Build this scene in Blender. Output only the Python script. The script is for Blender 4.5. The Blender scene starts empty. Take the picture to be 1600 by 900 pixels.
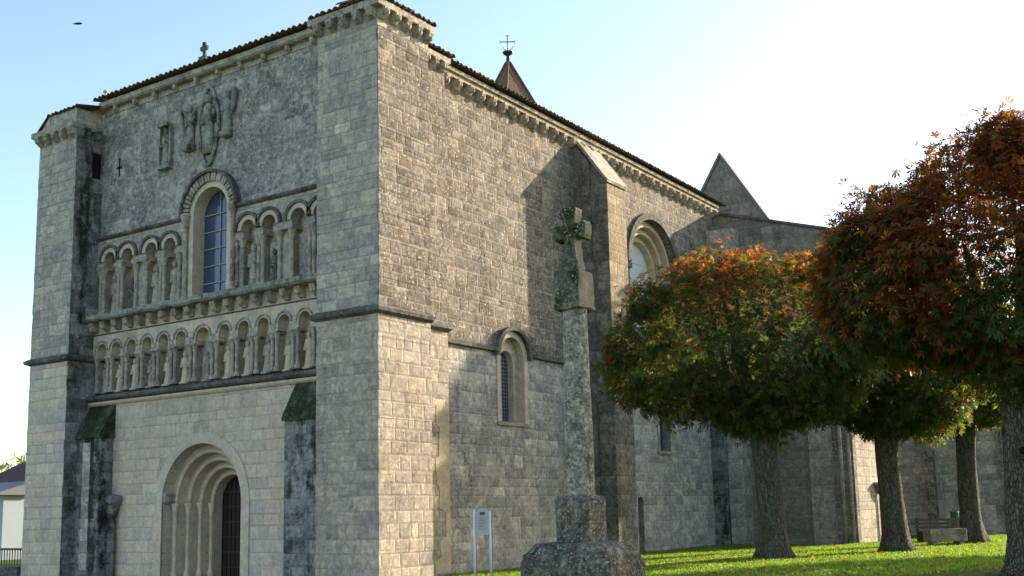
import bpy, bmesh, math, random
import numpy as np
from mathutils import Vector, Matrix, noise
random.seed(7); rng = np.random.default_rng(7)
R = math.radians
sc = bpy.context.scene
col = sc.collection

# ------------------------------------------------------------------ camera
cam_d = bpy.data.cameras.new('camera'); cam = bpy.data.objects.new('camera', cam_d); col.objects.link(cam)
cam_d.sensor_width = 36; cam_d.lens = 1736.81 / 1600 * 36; cam_d.shift_y = (529.59 - 450) / 1600
cam_d.clip_start = .1; cam_d.clip_end = 3000
rt = Vector((0.827053, 0.561694, -0.021984)); dn = Vector((-0.104827, 0.115691, -0.987738)); fw = Vector((-0.552263, 0.819217, 0.154563))
m = Matrix((rt, -dn, -fw)).transposed().to_4x4(); m.translation = Vector((17.03, -19.64, 1.65))
cam.matrix_world = m
sc.camera = cam

# ------------------------------------------------------------------ light
SUN_EL, SUN_AZ = 17.2, 69.0            # azimuth counted from +X towards +Y
w = bpy.data.worlds.new('World'); sc.world = w; w.use_nodes = True
nt = w.node_tree; nt.nodes.clear()
sky = nt.nodes.new('ShaderNodeTexSky'); sky.sky_type = 'NISHITA'; sky.sun_disc = False
sky.sun_elevation = R(SUN_EL); sky.sun_rotation = R(90 - SUN_AZ)
sky.air_density = 1.0; sky.dust_density = 1.0; sky.ozone_density = 1.2; sky.altitude = 50
bg = nt.nodes.new('ShaderNodeBackground'); bg.inputs[1].default_value = .15
wo = nt.nodes.new('ShaderNodeOutputWorld')
nt.links.new(sky.outputs[0], bg.inputs[0]); nt.links.new(bg.outputs[0], wo.inputs[0])
sd = bpy.data.lights.new('sun', 'SUN'); sun = bpy.data.objects.new('sun', sd); col.objects.link(sun)
sd.energy = 5.0; sd.angle = R(.5); sd.color = (1, .86, .66)
sdir = Vector((math.cos(R(SUN_AZ)) * math.cos(R(SUN_EL)), math.sin(R(SUN_AZ)) * math.cos(R(SUN_EL)), math.sin(R(SUN_EL))))
sun.rotation_euler = sdir.to_track_quat('Z', 'Y').to_euler(); sun.location = (30, 30, 40)
vs = sc.view_settings; vs.view_transform = 'Standard'; vs.look = 'None'; vs.exposure = 1.3; vs.gamma = 1; vs.use_curve_mapping = False
sc.cycles.max_bounces = 6

# ------------------------------------------------------------------ node helpers
class NT:
    def __init__(s, name):
        s.m = bpy.data.materials.new(name); s.m.use_nodes = True; s.t = s.m.node_tree
        s.t.nodes.clear(); s.out = s.t.nodes.new('ShaderNodeOutputMaterial')
    def n(s, ty, **k):
        q = s.t.nodes.new(ty)
        for a, b in k.items(): setattr(q, a, b)
        return q
    def put(s, sock, v):
        if hasattr(v, 'links') or isinstance(v, bpy.types.NodeSocket): s.t.links.new(v, sock)
        elif isinstance(v, (tuple, list)) and len(v) == 3 and sock.type == 'RGBA': sock.default_value = (*v, 1)
        else: sock.default_value = v
    def math(s, op, a, b=None, c=None, clamp=False):
        q = s.n('ShaderNodeMath', operation=op, use_clamp=clamp); s.put(q.inputs[0], a)
        if b is not None: s.put(q.inputs[1], b)
        if c is not None: s.put(q.inputs[2], c)
        return q.outputs[0]
    def noise(s, vec, scale, detail=3, rough=.55, dist=0):
        q = s.n('ShaderNodeTexNoise'); s.put(q.inputs['Vector'], vec); q.inputs['Scale'].default_value = scale
        q.inputs['Detail'].default_value = detail; q.inputs['Roughness'].default_value = rough; q.inputs['Distortion'].default_value = dist
        return q.outputs[0]
    def mapr(s, v, a, b, c=0., d=1.):
        q = s.n('ShaderNodeMapRange'); s.put(q.inputs[0], v); q.inputs[1].default_value = a; q.inputs[2].default_value = b
        q.inputs[3].default_value = c; q.inputs[4].default_value = d; return q.outputs[0]
    def mix(s, f, a, b, mode='MIX'):
        q = s.n('ShaderNodeMix', data_type='RGBA', blend_type=mode); s.put(q.inputs[0], f); s.put(q.inputs[6], a); s.put(q.inputs[7], b)
        return q.outputs[2]
    def xyz(s, x, y, z):
        q = s.n('ShaderNodeCombineXYZ'); s.put(q.inputs[0], x); s.put(q.inputs[1], y); s.put(q.inputs[2], z); return q.outputs[0]
    def scalev(s, v, k):
        q = s.n('ShaderNodeVectorMath', operation='MULTIPLY'); s.put(q.inputs[0], v); q.inputs[1].default_value = k; return q.outputs[0]
    def finish(s, colr, rough=.9, height=None, bump=.4, dist=.02, spec=.25):
        b = s.n('ShaderNodeBsdfPrincipled'); s.put(b.inputs['Base Color'], colr); s.put(b.inputs['Roughness'], rough)
        b.inputs['Specular IOR Level'].default_value = spec
        if height is not None:
            q = s.n('ShaderNodeBump'); q.inputs['Strength'].default_value = bump; q.inputs['Distance'].default_value = dist
            s.put(q.inputs['Height'], height); s.t.links.new(q.outputs[0], b.inputs['Normal'])
        s.t.links.new(b.outputs[0], s.out.inputs[0]); return s.m

def stone(name, c1, c2, lich, la=.5, dark=(.035, .035, .03), da=.25, fleck=.25, moss=0., mosscol=(.03, .04, .018), row=.32,
          blocks=True, warm=None, wa=0., mort=(.3, .27, .21), ma=.5, spk=.45, sunside=None, ns=1.):
    t = NT(name)
    geo = t.n('ShaderNodeNewGeometry'); pos = geo.outputs['Position']
    if ns != 1: pos = t.scalev(pos, (ns, ns, ns))
    big = t.noise(pos, .45, 4); mid = t.noise(pos, 2.2, 5, .65); fine = t.noise(pos, 14, 5, .7); vfine = t.noise(pos, 55, 3, .7)
    streak = t.noise(t.scalev(pos, (1.6, 1.6, .22)), 1.0, 5, .6)
    h = t.math('ADD', t.math('MULTIPLY', fine, .5), t.math('MULTIPLY', vfine, .3))
    if blocks:
        uv = t.n('ShaderNodeUVMap'); sp = t.n('ShaderNodeSeparateXYZ'); t.t.links.new(uv.outputs[0], sp.inputs[0])
        u, v = sp.outputs[0], sp.outputs[1]
        wv = t.n('ShaderNodeTexNoise', noise_dimensions='1D'); t.put(wv.inputs['W'], v); wv.inputs['Scale'].default_value = 1.7; wv.inputs['Detail'].default_value = 1
        wob = t.noise(t.xyz(u, v, 0.), 7, 3, .6)
        v2 = t.math('ADD', v, t.math('MULTIPLY', wv.outputs[0], .3))
        v2 = t.math('ADD', v2, t.math('MULTIPLY', wob, .018))
        vr = t.math('DIVIDE', v2, row); ro = t.math('FLOOR', vr); fv = t.math('FRACT', vr)
        wn = t.n('ShaderNodeTexWhiteNoise', noise_dimensions='1D'); t.put(wn.inputs['W'], ro)
        Lr = t.math('ADD', t.math('MULTIPLY', wn.outputs[0], .34), .34)
        u2 = t.math('ADD', u, t.math('MULTIPLY', t.noise(t.xyz(t.math('MULTIPLY', u, 1.3), t.math('MULTIPLY', ro, 3.7), 0.), 1., 1), .55))
        u2 = t.math('ADD', u2, t.math('MULTIPLY', wob, .02))
        u2 = t.math('DIVIDE', t.math('ADD', u2, t.math('MULTIPLY', wn.outputs[0], 9.)), Lr)
        co = t.math('FLOOR', u2); fu = t.math('FRACT', u2)
        w2 = t.n('ShaderNodeTexWhiteNoise', noise_dimensions='2D'); t.put(w2.inputs['Vector'], t.xyz(co, ro, 0.)); rid = w2.outputs[0]
        w3 = t.n('ShaderNodeTexWhiteNoise', noise_dimensions='2D'); t.put(w3.inputs['Vector'], t.xyz(ro, co, 0.)); rid2 = w3.outputs[0]
        du = t.math('MULTIPLY', t.math('MINIMUM', fu, t.math('SUBTRACT', 1., fu)), Lr)
        dv = t.math('MULTIPLY', t.math('MINIMUM', fv, t.math('SUBTRACT', 1., fv)), row)
        dd = t.math('ADD', t.math('MINIMUM', du, dv), t.math('MULTIPLY', t.math('SUBTRACT', fine, .5), .045))
        joint = t.math('MULTIPLY', t.mapr(dd, .003, .017, 1., 0.), t.mapr(t.noise(pos, 1.8, 3), .36, .6, .15, 1.))
        soft = t.mapr(dd, .01, .05, 0., 1.)
        base = t.mix(rid, c1, c2)
        base = t.mix(t.math('MULTIPLY', t.mapr(rid2, .72, .95), .5), base, tuple(x * .5 for x in c1)); base = t.mix(t.math('MULTIPLY', t.mapr(rid2, 0., .14, 1., 0.), .5), base, tuple(min(.75, x * 1.3) for x in c1))
        lf = t.math('ADD', mid, t.math('MULTIPLY', t.math('SUBTRACT', rid2, .5), .28))
    else:
        base = t.mix(mid, c1, c2); lf = mid
    base = t.mix(t.mapr(big, .35, .65), t.mix(1., base, (.82, .84, .86), 'MULTIPLY'), base)
    lf = t.math('ADD', lf, t.math('MULTIPLY', t.math('SUBTRACT', fine, .5), .7))
    lf = t.math('ADD', lf, t.math('MULTIPLY', t.math('SUBTRACT', big, .5), .7))
    base = t.mix(t.math('MULTIPLY', t.mapr(lf, .62 - la * .34, .78 - la * .2), .9), base, lich)
    df = t.math('ADD', streak, t.math('MULTIPLY', t.math('SUBTRACT', fine, .5), .8))
    base = t.mix(t.math('MULTIPLY', t.mapr(df, .74 - da * .4, .9 - da * .3), .75), base, dark)
    if warm: base = t.mix(t.math('MULTIPLY', t.mapr(t.noise(pos, 1.1, 4), .45, .65), wa), base, warm)
    if moss: base = t.mix(t.math('MULTIPLY', t.mapr(t.math('ADD', streak, t.math('MULTIPLY', t.math('SUBTRACT', mid, .5), .8)), .62 - moss * .42, .72 - moss * .3), .92), base, mosscol)
    sp1 = t.noise(pos, 12, 4, .8); sp2 = t.noise(pos, 3.6, 5, .75)
    vc = t.n('ShaderNodeTexVoronoi'); t.put(vc.inputs['Vector'], t.math('ADD', 0., 0.) if False else pos); vc.inputs['Scale'].default_value = 8.5; vc.inputs['Randomness'].default_value = 1.
    k = lambda lo, hi: ((1 - (1 - lo) * spk,) * 3, (1 + (hi - 1) * spk,) * 3)
    for fac_, (lo, hi) in ((t.mapr(sp1, .34, .66), k(.42, 1.5)), (t.mapr(sp2, .36, .64), k(.62, 1.32)), (t.mapr(vc.outputs['Color'], .1, .9), k(.6, 1.4))):
        base = t.mix(1., base, t.mix(fac_, lo, hi), 'MULTIPLY')
    h = t.math('ADD', h, t.math('MULTIPLY', sp2, .7)); h = t.math('ADD', h, t.math('MULTIPLY', sp1, .5 * spk))
    # pale crusty lichen rosettes and pits
    vo = t.n('ShaderNodeTexVoronoi'); t.put(vo.inputs['Vector'], t.scalev(pos, (1, 1, 1))); vo.inputs['Scale'].default_value = 9
    fl = t.math('MULTIPLY', t.mapr(vo.outputs['Distance'], .1, .3, 1., 0.), t.mapr(t.math('ADD', mid, t.math('MULTIPLY', fine, .3)), .56, .74))
    base = t.mix(t.math('MULTIPLY', fl, fleck), base, (.55, .54, .49))
    base = t.mix(t.math('MULTIPLY', t.mapr(vfine, .58, .74), .45), base, dark)
    if sunside:   # sun on the south faces painted into the colour as paler, barer stone
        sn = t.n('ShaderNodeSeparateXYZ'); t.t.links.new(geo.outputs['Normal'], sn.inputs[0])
        sunpale = t.mix(t.mapr(mid, .35, .65), sunside, tuple(x * .6 for x in sunside))
        base = t.mix(t.math('MULTIPLY', t.mapr(t.math('ADD', sn.outputs[0], t.math('MULTIPLY', t.math('SUBTRACT', mid, .5), .8)), .35, .7), .75), base, sunpale)
    if blocks:
        base = t.mix(t.math('MULTIPLY', joint, ma), base, mort)
        h = t.math('ADD', h, t.math('MULTIPLY', soft, .5)); h = t.math('ADD', h, t.math('MULTIPLY', rid, .45))
    base = t.mix(1., base, (1.02, .982, .985), 'MULTIPLY')
    h = t.math('ADD', h, t.math('MULTIPLY', mid, .8))
    return t.finish(base, .93, h, .75, .03, .15)

M = {}
M['lower'] = stone('pale limestone ashlar', (.50, .425, .32), (.40, .355, .28), (.27, .255, .22), .42, da=.22, fleck=.2, wa=.25, warm=(.56, .45, .27), mort=(.24, .215, .18), ma=.75, spk=.45)
M['lowfront'] = stone('cream limestone ashlar', (.68, .55, .38), (.60, .50, .365), (.46, .44, .39), .3, da=.12, fleck=.1, mort=(.27, .245, .20), ma=.75, wa=.25, warm=(.64, .52, .34), spk=.22)
M['side_lower'] = stone('damp limestone ashlar', (.54, .49, .40), (.42, .395, .34), (.28, .275, .25), .48, da=.3, fleck=.35, mort=(.46, .42, .34), ma=.5, spk=.5, row=.28)
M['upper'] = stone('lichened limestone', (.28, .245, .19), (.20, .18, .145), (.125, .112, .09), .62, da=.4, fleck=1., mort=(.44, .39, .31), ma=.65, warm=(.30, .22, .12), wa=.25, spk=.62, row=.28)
M['upfront'] = stone('dark lichened limestone', (.46, .42, .345), (.36, .335, .285), (.21, .20, .178), .7, da=.3, fleck=.9, mort=(.36, .33, .27), ma=.45, spk=.62)
M['tower'] = stone('grey limestone ashlar', (.56, .485, .37), (.44, .395, .32), (.31, .295, .26), .45, da=.25, fleck=.35, mort=(.15, .145, .13), ma=.8, spk=.4)
M['mossy'] = stone('black stained mossy stone', (.34, .335, .30), (.24, .24, .215), (.10, .105, .092), .7, da=.5, moss=.32, mosscol=(.028, .034, .02), fleck=.25, mort=(.09, .09, .07), ma=.4)
M['moss_slope'] = stone('moss covered coping', (.16, .16, .12), (.1, .11, .07), (.05, .06, .03), .6, da=.4, moss=.6, mosscol=(.025, .036, .014), fleck=.2, blocks=False)
M['trim'] = stone('worn carved limestone', (.52, .445, .335), (.42, .37, .295), (.22, .21, .19), .5, da=.3, fleck=.25, blocks=False)
M['trimdark'] = stone('blackened moulding stone', (.20, .19, .16), (.13, .13, .11), (.07, .07, .06), .6, da=.5, fleck=.4, blocks=False)
M['trimclean'] = stone('clean carved limestone', (.68, .56, .39), (.60, .50, .36), (.42, .38, .31), .25, da=.08, fleck=.1, blocks=False, spk=.2)
M['orange'] = stone('orange lichened ashlar', (.38, .31, .21), (.31, .26, .18), (.20, .165, .11), .5, da=.4, fleck=.3, warm=(.36, .24, .11), wa=.5, mort=(.25, .22, .16))
M['transept'] = stone('grey rendered rubble', (.30, .27, .215), (.24, .225, .185), (.17, .165, .14), .5, da=.3, fleck=.15, warm=(.27, .22, .12), wa=.35, mort=(.26, .24, .2), ma=.25)
M['corniceslab'] = stone('grey green mossy cornice stone', (.36, .36, .30), (.27, .28, .23), (.16, .17, .13), .5, da=.3, moss=.12, mosscol=(.08, .09, .05), fleck=.4, blocks=False)
M['cross'] = stone('lichen covered cross stone', (.24, .22, .16), (.17, .16, .11), (.07, .075, .04), .7, da=.35, moss=.28, mosscol=(.05, .055, .02), fleck=.9, warm=(.26, .19, .06), wa=.3, blocks=False, spk=1., sunside=(.44, .37, .26), ns=2.6)
M['crossbase'] = stone('white and ochre lichened base stone', (.30, .27, .21), (.2, .185, .15), (.08, .08, .07), .8, da=.5, fleck=1., warm=(.26, .18, .07), wa=.35, blocks=False, spk=1., ns=2.6)
M['shaft'] = stone('speckled shaft stone', (.48, .41, .31), (.38, .33, .255), (.17, .16, .13), .52, da=.38, fleck=.8, blocks=False, spk=1., ns=3.)
M['butt'] = stone('dark grey brown ashlar', (.27, .24, .185), (.2, .185, .15), (.12, .115, .095), .6, da=.45, fleck=.3, mort=(.14, .13, .11), ma=.5, spk=.6)
M['patch'] = stone('smooth tan lime render', (.60, .48, .32), (.54, .44, .30), (.42, .36, .27), .2, da=.1, fleck=.05, blocks=False, spk=.25)
M['pave'] = stone('gravel forecourt', (.36, .33, .27), (.3, .28, .23), (.25, .23, .2), .3, blocks=False)

def simple(name, c, rough=.6, var=.25, scale=6, metal=0., bump=.2):
    t = NT(name); g = t.n('ShaderNodeNewGeometry')
    n = t.noise(g.outputs['Position'], scale, 4, .6)
    c2 = tuple(x * (1 - var) for x in c)
    return t.finish(t.mix(n, c, c2), rough, n, bump, .01)
def tilemat():
    t = NT('weathered roof tiles'); g = t.n('ShaderNodeNewGeometry'); p = g.outputs['Position']
    n = t.noise(p, 5, 4, .7); n2 = t.noise(p, 1.2, 3)
    c = t.mix(t.mapr(n, .35, .65), (.17, .085, .05), (.10, .07, .05)); c = t.mix(t.mapr(n2, .45, .7), c, (.09, .085, .06))
    c = t.mix(t.mapr(t.noise(p, 18, 3), .58, .7), c, (.22, .2, .13))
    return t.finish(c, .9, n, .5, .02)
M['tile'] = tilemat()
def fishscale():
    t = NT('spire stone tiles'); g = t.n('ShaderNodeNewGeometry'); sp = t.n('ShaderNodeSeparateXYZ'); t.t.links.new(g.outputs['Position'], sp.inputs[0])
    row = t.math('FRACT', t.math('MULTIPLY', sp.outputs[2], 6.5)); n = t.noise(g.outputs['Position'], 8, 4)
    c = t.mix(n, (.22, .125, .08), (.13, .08, .055)); c = t.mix(t.mapr(row, 0., .25, .6, 0.), c, (.05, .035, .03))
    return t.finish(c, .85, t.math('ADD', row, n), .6, .03)
M['spire'] = fishscale()
M['iron'] = simple('dark wrought iron', (.03, .03, .035), .5)
M['door'] = simple('dark brown door planks', (.045, .025, .016), .7, .4, 20)
M['black'] = simple('unlit opening', (.008, .008, .008), .9)
def glassmat(name, c, c2, sc_=5):
    t = NT(name); g = t.n('ShaderNodeNewGeometry'); n = t.noise(g.outputs['Position'], sc_, 3)
    return t.finish(t.mix(n, c, c2), .12, n, .25, .02, .6)
M['glass'] = glassmat('leaded window glass', (.035, .055, .10), (.065, .085, .14))
M['lead'] = simple('pale glazing bar', (.40, .36, .38), .6)
M['board'] = simple('white painted shutter', (.62, .62, .60), .6, .12, 2)
M['white'] = simple('white painted metal', (.75, .75, .75), .35, .08)
M['redpaint'] = simple('red edge paint', (.35, .09, .06), .5, .2)
M['sign'] = simple('faded notice board', (.52, .52, .47), .35, .12, 3)
M['green'] = simple('green painted bin', (.02, .13, .06), .4)
M['wood'] = simple('grey weathered wood', (.16, .13, .10), .8, .4, 12)
M['houseshade'] = simple('house render in bluish shade', (.34, .40, .45), .9, .1, 3)  # bluish shade of the low house wall painted into this colour
M['render'] = simple('white rendered wall', (.62, .61, .58), .9, .1, 3)
M['slate'] = simple('grey slate roof', (.18, .18, .19), .6, .3, 8)
M['redroof'] = simple('dark red tile roof', (.10, .045, .035), .8, .3, 8)
M['ink'] = simple('printed grey ink', (.12, .12, .12), .6, .1)
M['feather'] = simple('dark feathers', (.02, .02, .025), .7)
def barkmat():
    t = NT('chestnut bark'); g = t.n('ShaderNodeNewGeometry'); p = g.outputs['Position']
    a = t.noise(t.scalev(p, (1, 1, .3)), 16, 5, .65, .6); b = t.noise(p, 3, 3); v = t.n('ShaderNodeTexVoronoi', feature='DISTANCE_TO_EDGE')
    t.put(v.inputs['Vector'], t.scalev(p, (1, 1, .35))); v.inputs['Scale'].default_value = 22
    c = t.mix(t.mapr(a, .35, .65), (.07, .058, .045), (.21, .18, .14)); c = t.mix(t.mapr(b, .5, .7), c, (.13, .13, .085))
    c = t.mix(t.mapr(v.outputs['Distance'], 0., .12, .7, 0.), c, (.03, .025, .02))
    return t.finish(c, .95, t.math('ADD', a, t.mapr(v.outputs['Distance'], 0., .2)), .9, .04, .1)
M['bark'] = barkmat()
def leafmat(name, trans=.5):
    t = NT(name); at = t.n('ShaderNodeVertexColor', layer_name='leafcol')
    d = t.n('ShaderNodeBsdfPrincipled'); t.put(d.inputs['Base Color'], at.outputs[0]); d.inputs['Roughness'].default_value = .5; d.inputs['Specular IOR Level'].default_value = .25
    tr = t.n('ShaderNodeBsdfTranslucent')
    t.put(tr.inputs[0], t.mix(1., at.outputs[0], (2.6, 2.3, 1.1), 'MULTIPLY'))
    mx = t.n('ShaderNodeMixShader'); mx.inputs[0].default_value = trans
    t.t.links.new(d.outputs[0], mx.inputs[1]); t.t.links.new(tr.outputs[0], mx.inputs[2]); t.t.links.new(mx.outputs[0], t.out.inputs[0]); return t.m
M['leaf'] = leafmat('chestnut leaves', .55); M['blade'] = leafmat('grass blades', .4)
def grassmat():
    t = NT('lawn soil and turf'); g = t.n('ShaderNodeNewGeometry'); p = g.outputs['Position']
    a = t.noise(p, 6, 5, .7); b = t.noise(p, .5, 3)
    c = t.mix(t.mapr(a, .35, .65), (.075, .14, .018), (.105, .175, .024)); c = t.mix(t.mapr(b, .5, .7), c, (.125, .15, .03))
    return t.finish(c, .95, t.noise(p, 40, 4, .8), 1., .05, .1)
M['lawn'] = grassmat()

# ------------------------------------------------------------------ mesh helpers
class MB:
    def __init__(s): s.v = []; s.f = []
    def face(s, *pts):
        i = len(s.v); s.v += [tuple(p) for p in pts]; s.f.append(tuple(range(i, i + len(pts))))
    def box(s, x0, x1, y0, y1, z0, z1):
        i = len(s.v)
        s.v += [(x0, y0, z0), (x1, y0, z0), (x1, y1, z0), (x0, y1, z0), (x0, y0, z1), (x1, y0, z1), (x1, y1, z1), (x0, y1, z1)]
        s.f += [tuple(i + k for k in q) for q in ((0, 3, 2, 1), (4, 5, 6, 7), (0, 1, 5, 4), (1, 2, 6, 5), (2, 3, 7, 6), (3, 0, 4, 7))]
        return s
    def prism(s, poly, f0, f1):
        """poly: list of 2D points, f0/f1 map (a,b)->3D at both ends"""
        i = len(s.v); n = len(poly)
        s.v += [tuple(f0(*p)) for p in poly] + [tuple(f1(*p)) for p in poly]
        s.f.append(tuple(range(i, i + n))); s.f.append(tuple(range(i + 2 * n - 1, i + n - 1, -1)))
        for k in range(n): s.f.append((i + k, i + n + k, i + n + (k + 1) % n, i + (k + 1) % n))
        return s
    def tube(s, pts, rad, seg=8, cap=True):
        pts = [Vector(p) for p in pts]; n = len(pts); i0 = len(s.v)
        if not isinstance(rad, (list, tuple)): rad = [rad] * n
        prev = None
        for k, p in enumerate(pts):
            t = (pts[min(k + 1, n - 1)] - pts[max(k - 1, 0)]).normalized()
            if prev is None: a = t.orthogonal().normalized()
            else: a = (prev - t * prev.dot(t)).normalized()
            prev = a; b = t.cross(a)
            for j in range(seg):
                th = 2 * math.pi * j / seg; s.v.append(tuple(p + (a * math.cos(th) + b * math.sin(th)) * rad[k]))
        for k in range(n - 1):
            for j in range(seg):
                s.f.append((i0 + k * seg + j, i0 + k * seg + (j + 1) % seg, i0 + (k + 1) * seg + (j + 1) % seg, i0 + (k + 1) * seg + j))
        if cap:
            s.f.append(tuple(i0 + j for j in reversed(range(seg)))); s.f.append(tuple(i0 + (n - 1) * seg + j for j in range(seg)))
        return s
    def lathe(s, c, prof, seg=12, sx=1, sy=1, rot=0):
        i0 = len(s.v); n = len(prof)
        for (r, z) in prof:
            for j in range(seg):
                th = 2 * math.pi * j / seg + rot; s.v.append((c[0] + r * math.cos(th) * sx, c[1] + r * math.sin(th) * sy, c[2] + z))
        for k in range(n - 1):
            for j in range(seg):
                s.f.append((i0 + k * seg + j, i0 + k * seg + (j + 1) % seg, i0 + (k + 1) * seg + (j + 1) % seg, i0 + (k + 1) * seg + j))
        s.f.append(tuple(i0 + j for j in reversed(range(seg)))); s.f.append(tuple(i0 + (n - 1) * seg + j for j in range(seg)))
        return s
    def build(s, name, mat, parent=None, smooth=False, bevel=0, org=None, rough=0, cuts=0):
        o3 = Vector(org) if org is not None else (parent_org(parent) if parent else Vector((0, 0, 0)))
        me = bpy.data.meshes.new(name); me.from_pydata([tuple(Vector(v) - o3) for v in s.v], [], s.f)
        bm = bmesh.new(); bm.from_mesh(me)
        if bevel: bmesh.ops.bevel(bm, geom=list(bm.edges), offset=bevel, segments=1, affect='EDGES')
        if cuts: bmesh.ops.subdivide_edges(bm, edges=list(bm.edges), cuts=cuts, use_grid_fill=True)
        if rough:
            for v in bm.verts:
                p = (v.co + o3)
                v.co += noise.noise_vector(p * 9) * rough + noise.noise_vector(p * 2.3) * rough * .8
        uvl = bm.loops.layers.uv.new('UVMap')
        for f in bm.faces:
            n = f.normal
            for l in f.loops:
                p = l.vert.co + o3
                if abs(n.z) > .8: l[uvl].uv = (p.x, p.y)
                elif abs(n.x) > abs(n.y): l[uvl].uv = (p.y, p.z)
                else: l[uvl].uv = (p.x, p.z)
            f.smooth = smooth
        bm.to_mesh(me); bm.free()
        me.materials.append(M[mat] if isinstance(mat, str) else mat)
        ob = bpy.data.objects.new(name, me); col.objects.link(ob)
        if parent:
            ob.parent = parent; ob.location = o3 - parent_org(parent)
        else: ob.location = o3
        return ob
def parent_org(p):
    o = Vector((0, 0, 0))
    while p: o += p.location; p = p.parent
    return o
def tag(o, label=None, cat=None, group=None, kind=None):
    if label: o['label'] = label
    if cat: o['category'] = cat
    if group: o['group'] = group
    if kind: o['kind'] = kind
    return o
def empty(name, loc, label, cat, group=None):
    o = bpy.data.objects.new(name, None); o.empty_display_size = .3; col.objects.link(o); o.location = loc; tag(o, label, cat, group); return o
def place(mesh_ob, wloc, parent, rz=0):
    c = mesh_ob.copy(); col.objects.link(c); c.parent = parent; c.location = Vector(wloc) - parent_org(parent); c.rotation_euler.z = rz
    return c

def F(y0):  return lambda u, d, z: (u, y0 + d, z)             # frame of a west facing wall, d goes into the wall
def S(x0):  return lambda u, d, z: (x0 - d, u, z)             # frame of a south facing wall (u runs along +Y)
def arcpts(uc, r, zs, n=18, a0=math.pi, a1=0.):
    return [(uc + r * math.cos(a0 + (a1 - a0) * k / n), zs + r * math.sin(a0 + (a1 - a0) * k / n)) for k in range(n + 1)]
def plate(mb, fr, u0, u1, z0, z1, ops, depth, n=18, back=False):
    """wall sheet at d=0 with round-arched openings (uc,r,zbottom,zspring) and soffits reaching to depth"""
    ops = sorted(ops); cur = u0
    q = lambda a, b, c, d_: mb.face(fr(a, 0, c), fr(b, 0, c), fr(b, 0, d_), fr(a, 0, d_))
    for (uc, r, zb, zs) in ops:
        q(cur, uc - r, z0, z1)
        if zb > z0: q(uc - r, uc + r, z0, zb); mb.face(fr(uc - r, 0, zb), fr(uc + r, 0, zb), fr(uc + r, depth, zb), fr(uc - r, depth, zb))
        P = arcpts(uc, r, zs, n)
        for a, b in zip(P, P[1:]):
            if min(a[1], b[1]) < z1 - .002: mb.face(fr(a[0], 0, min(a[1], z1)), fr(b[0], 0, min(b[1], z1)), fr(b[0], 0, z1), fr(a[0], 0, z1))
        P = [(uc - r, zb)] + P + [(uc + r, zb)]
        for a, b in zip(P, P[1:]): mb.face(fr(a[0], 0, a[1]), fr(b[0], 0, b[1]), fr(b[0], depth, b[1]), fr(a[0], depth, a[1]))
        cur = uc + r
    q(cur, u1, z0, z1)
    return mb
def ringsolid(mb, fr, uc, zs, r0, r1, d0, d1, n=24, legs=None, a0=math.pi, a1=0.):
    """half ring block between radii r0,r1 from depth d0 to d1, with optional straight legs down to z"""
    A = arcpts(uc, r0, zs, n, a0, a1); B = arcpts(uc, r1, zs, n, a0, a1)
    if legs is not None: A = [(uc - r0, legs)] + A + [(uc + r0, legs)]; B = [(uc - r1, legs)] + B + [(uc + r1, legs)]
    for k in range(len(A) - 1):
        a, b, c, d = A[k], A[k + 1], B[k + 1], B[k]
        mb.face(fr(a[0], d0, a[1]), fr(b[0], d0, b[1]), fr(c[0], d0, c[1]), fr(d[0], d0, d[1]))
        mb.face(fr(a[0], d0, a[1]), fr(b[0], d0, b[1]), fr(b[0], d1, b[1]), fr(a[0], d1, a[1]))
        mb.face(fr(d[0], d0, d[1]), fr(c[0], d0, c[1]), fr(c[0], d1, c[1]), fr(d[0], d1, d[1]))
    for k in (0, -1):
        a, b = A[k], B[k]; mb.face(fr(a[0], d0, a[1]), fr(b[0], d0, b[1]), fr(b[0], d1, b[1]), fr(a[0], d1, a[1]))
    return mb
def roll(mb, fr, uc, zs, r, d, rad, n=24, legs=None, seg=8):
    P = [fr(a, d, b) for a, b in arcpts(uc, r, zs, n)]
    if legs is not None: P = [fr(uc - r, d, legs)] + P + [fr(uc + r, d, legs)]
    mb.tube(P, rad, seg); return mb
def tiles(name, p0, along, up, n_al, parent, n_up=3, per=.21, amp=.036, thick=.03, org=None, mat='tile'):
    """canal tile roof sheet: corrugated along the eave, starting at eave corner p0"""
    p0 = Vector(p0); along = Vector(along); up = Vector(up); L = along.length; nrm = along.cross(up).normalized()
    if nrm.z < 0: nrm = -nrm
    na = max(8, int(L / per * 6)); mb = MB(); V = []
    rows = n_up + 1
    for lay in (0, 1):
        for j in range(rows):
            for i in range(na + 1):
                ph = i / na * L / per * 2 * math.pi
                hgt = amp * (abs(math.sin(ph / 2)) * 2 - .6) - lay * thick
                jit = .02 * math.sin(int(ph / math.pi / 2 + .0) * 2.4) if j == 0 else 0
                V.append(tuple(p0 + along * (i / na) + up * (j / n_up) + nrm * hgt + up.normalized() * jit))
    mb.v = V; W = na + 1
    for lay in (0, 1):
        o = lay * rows * W
        for j in range(rows - 1):
            for i in range(na): mb.f.append((o + j * W + i, o + j * W + i + 1, o + (j + 1) * W + i + 1, o + (j + 1) * W + i))
    o = rows * W
    for i in range(na): mb.f.append((i, i + 1, o + i + 1, o + i))
    for j in range(rows - 1):
        for i in (0, na): mb.f.append((j * W + i, (j + 1) * W + i, o + (j + 1) * W + i, o + j * W + i))
    return mb.build(name, mat, parent, smooth=True)
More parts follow.
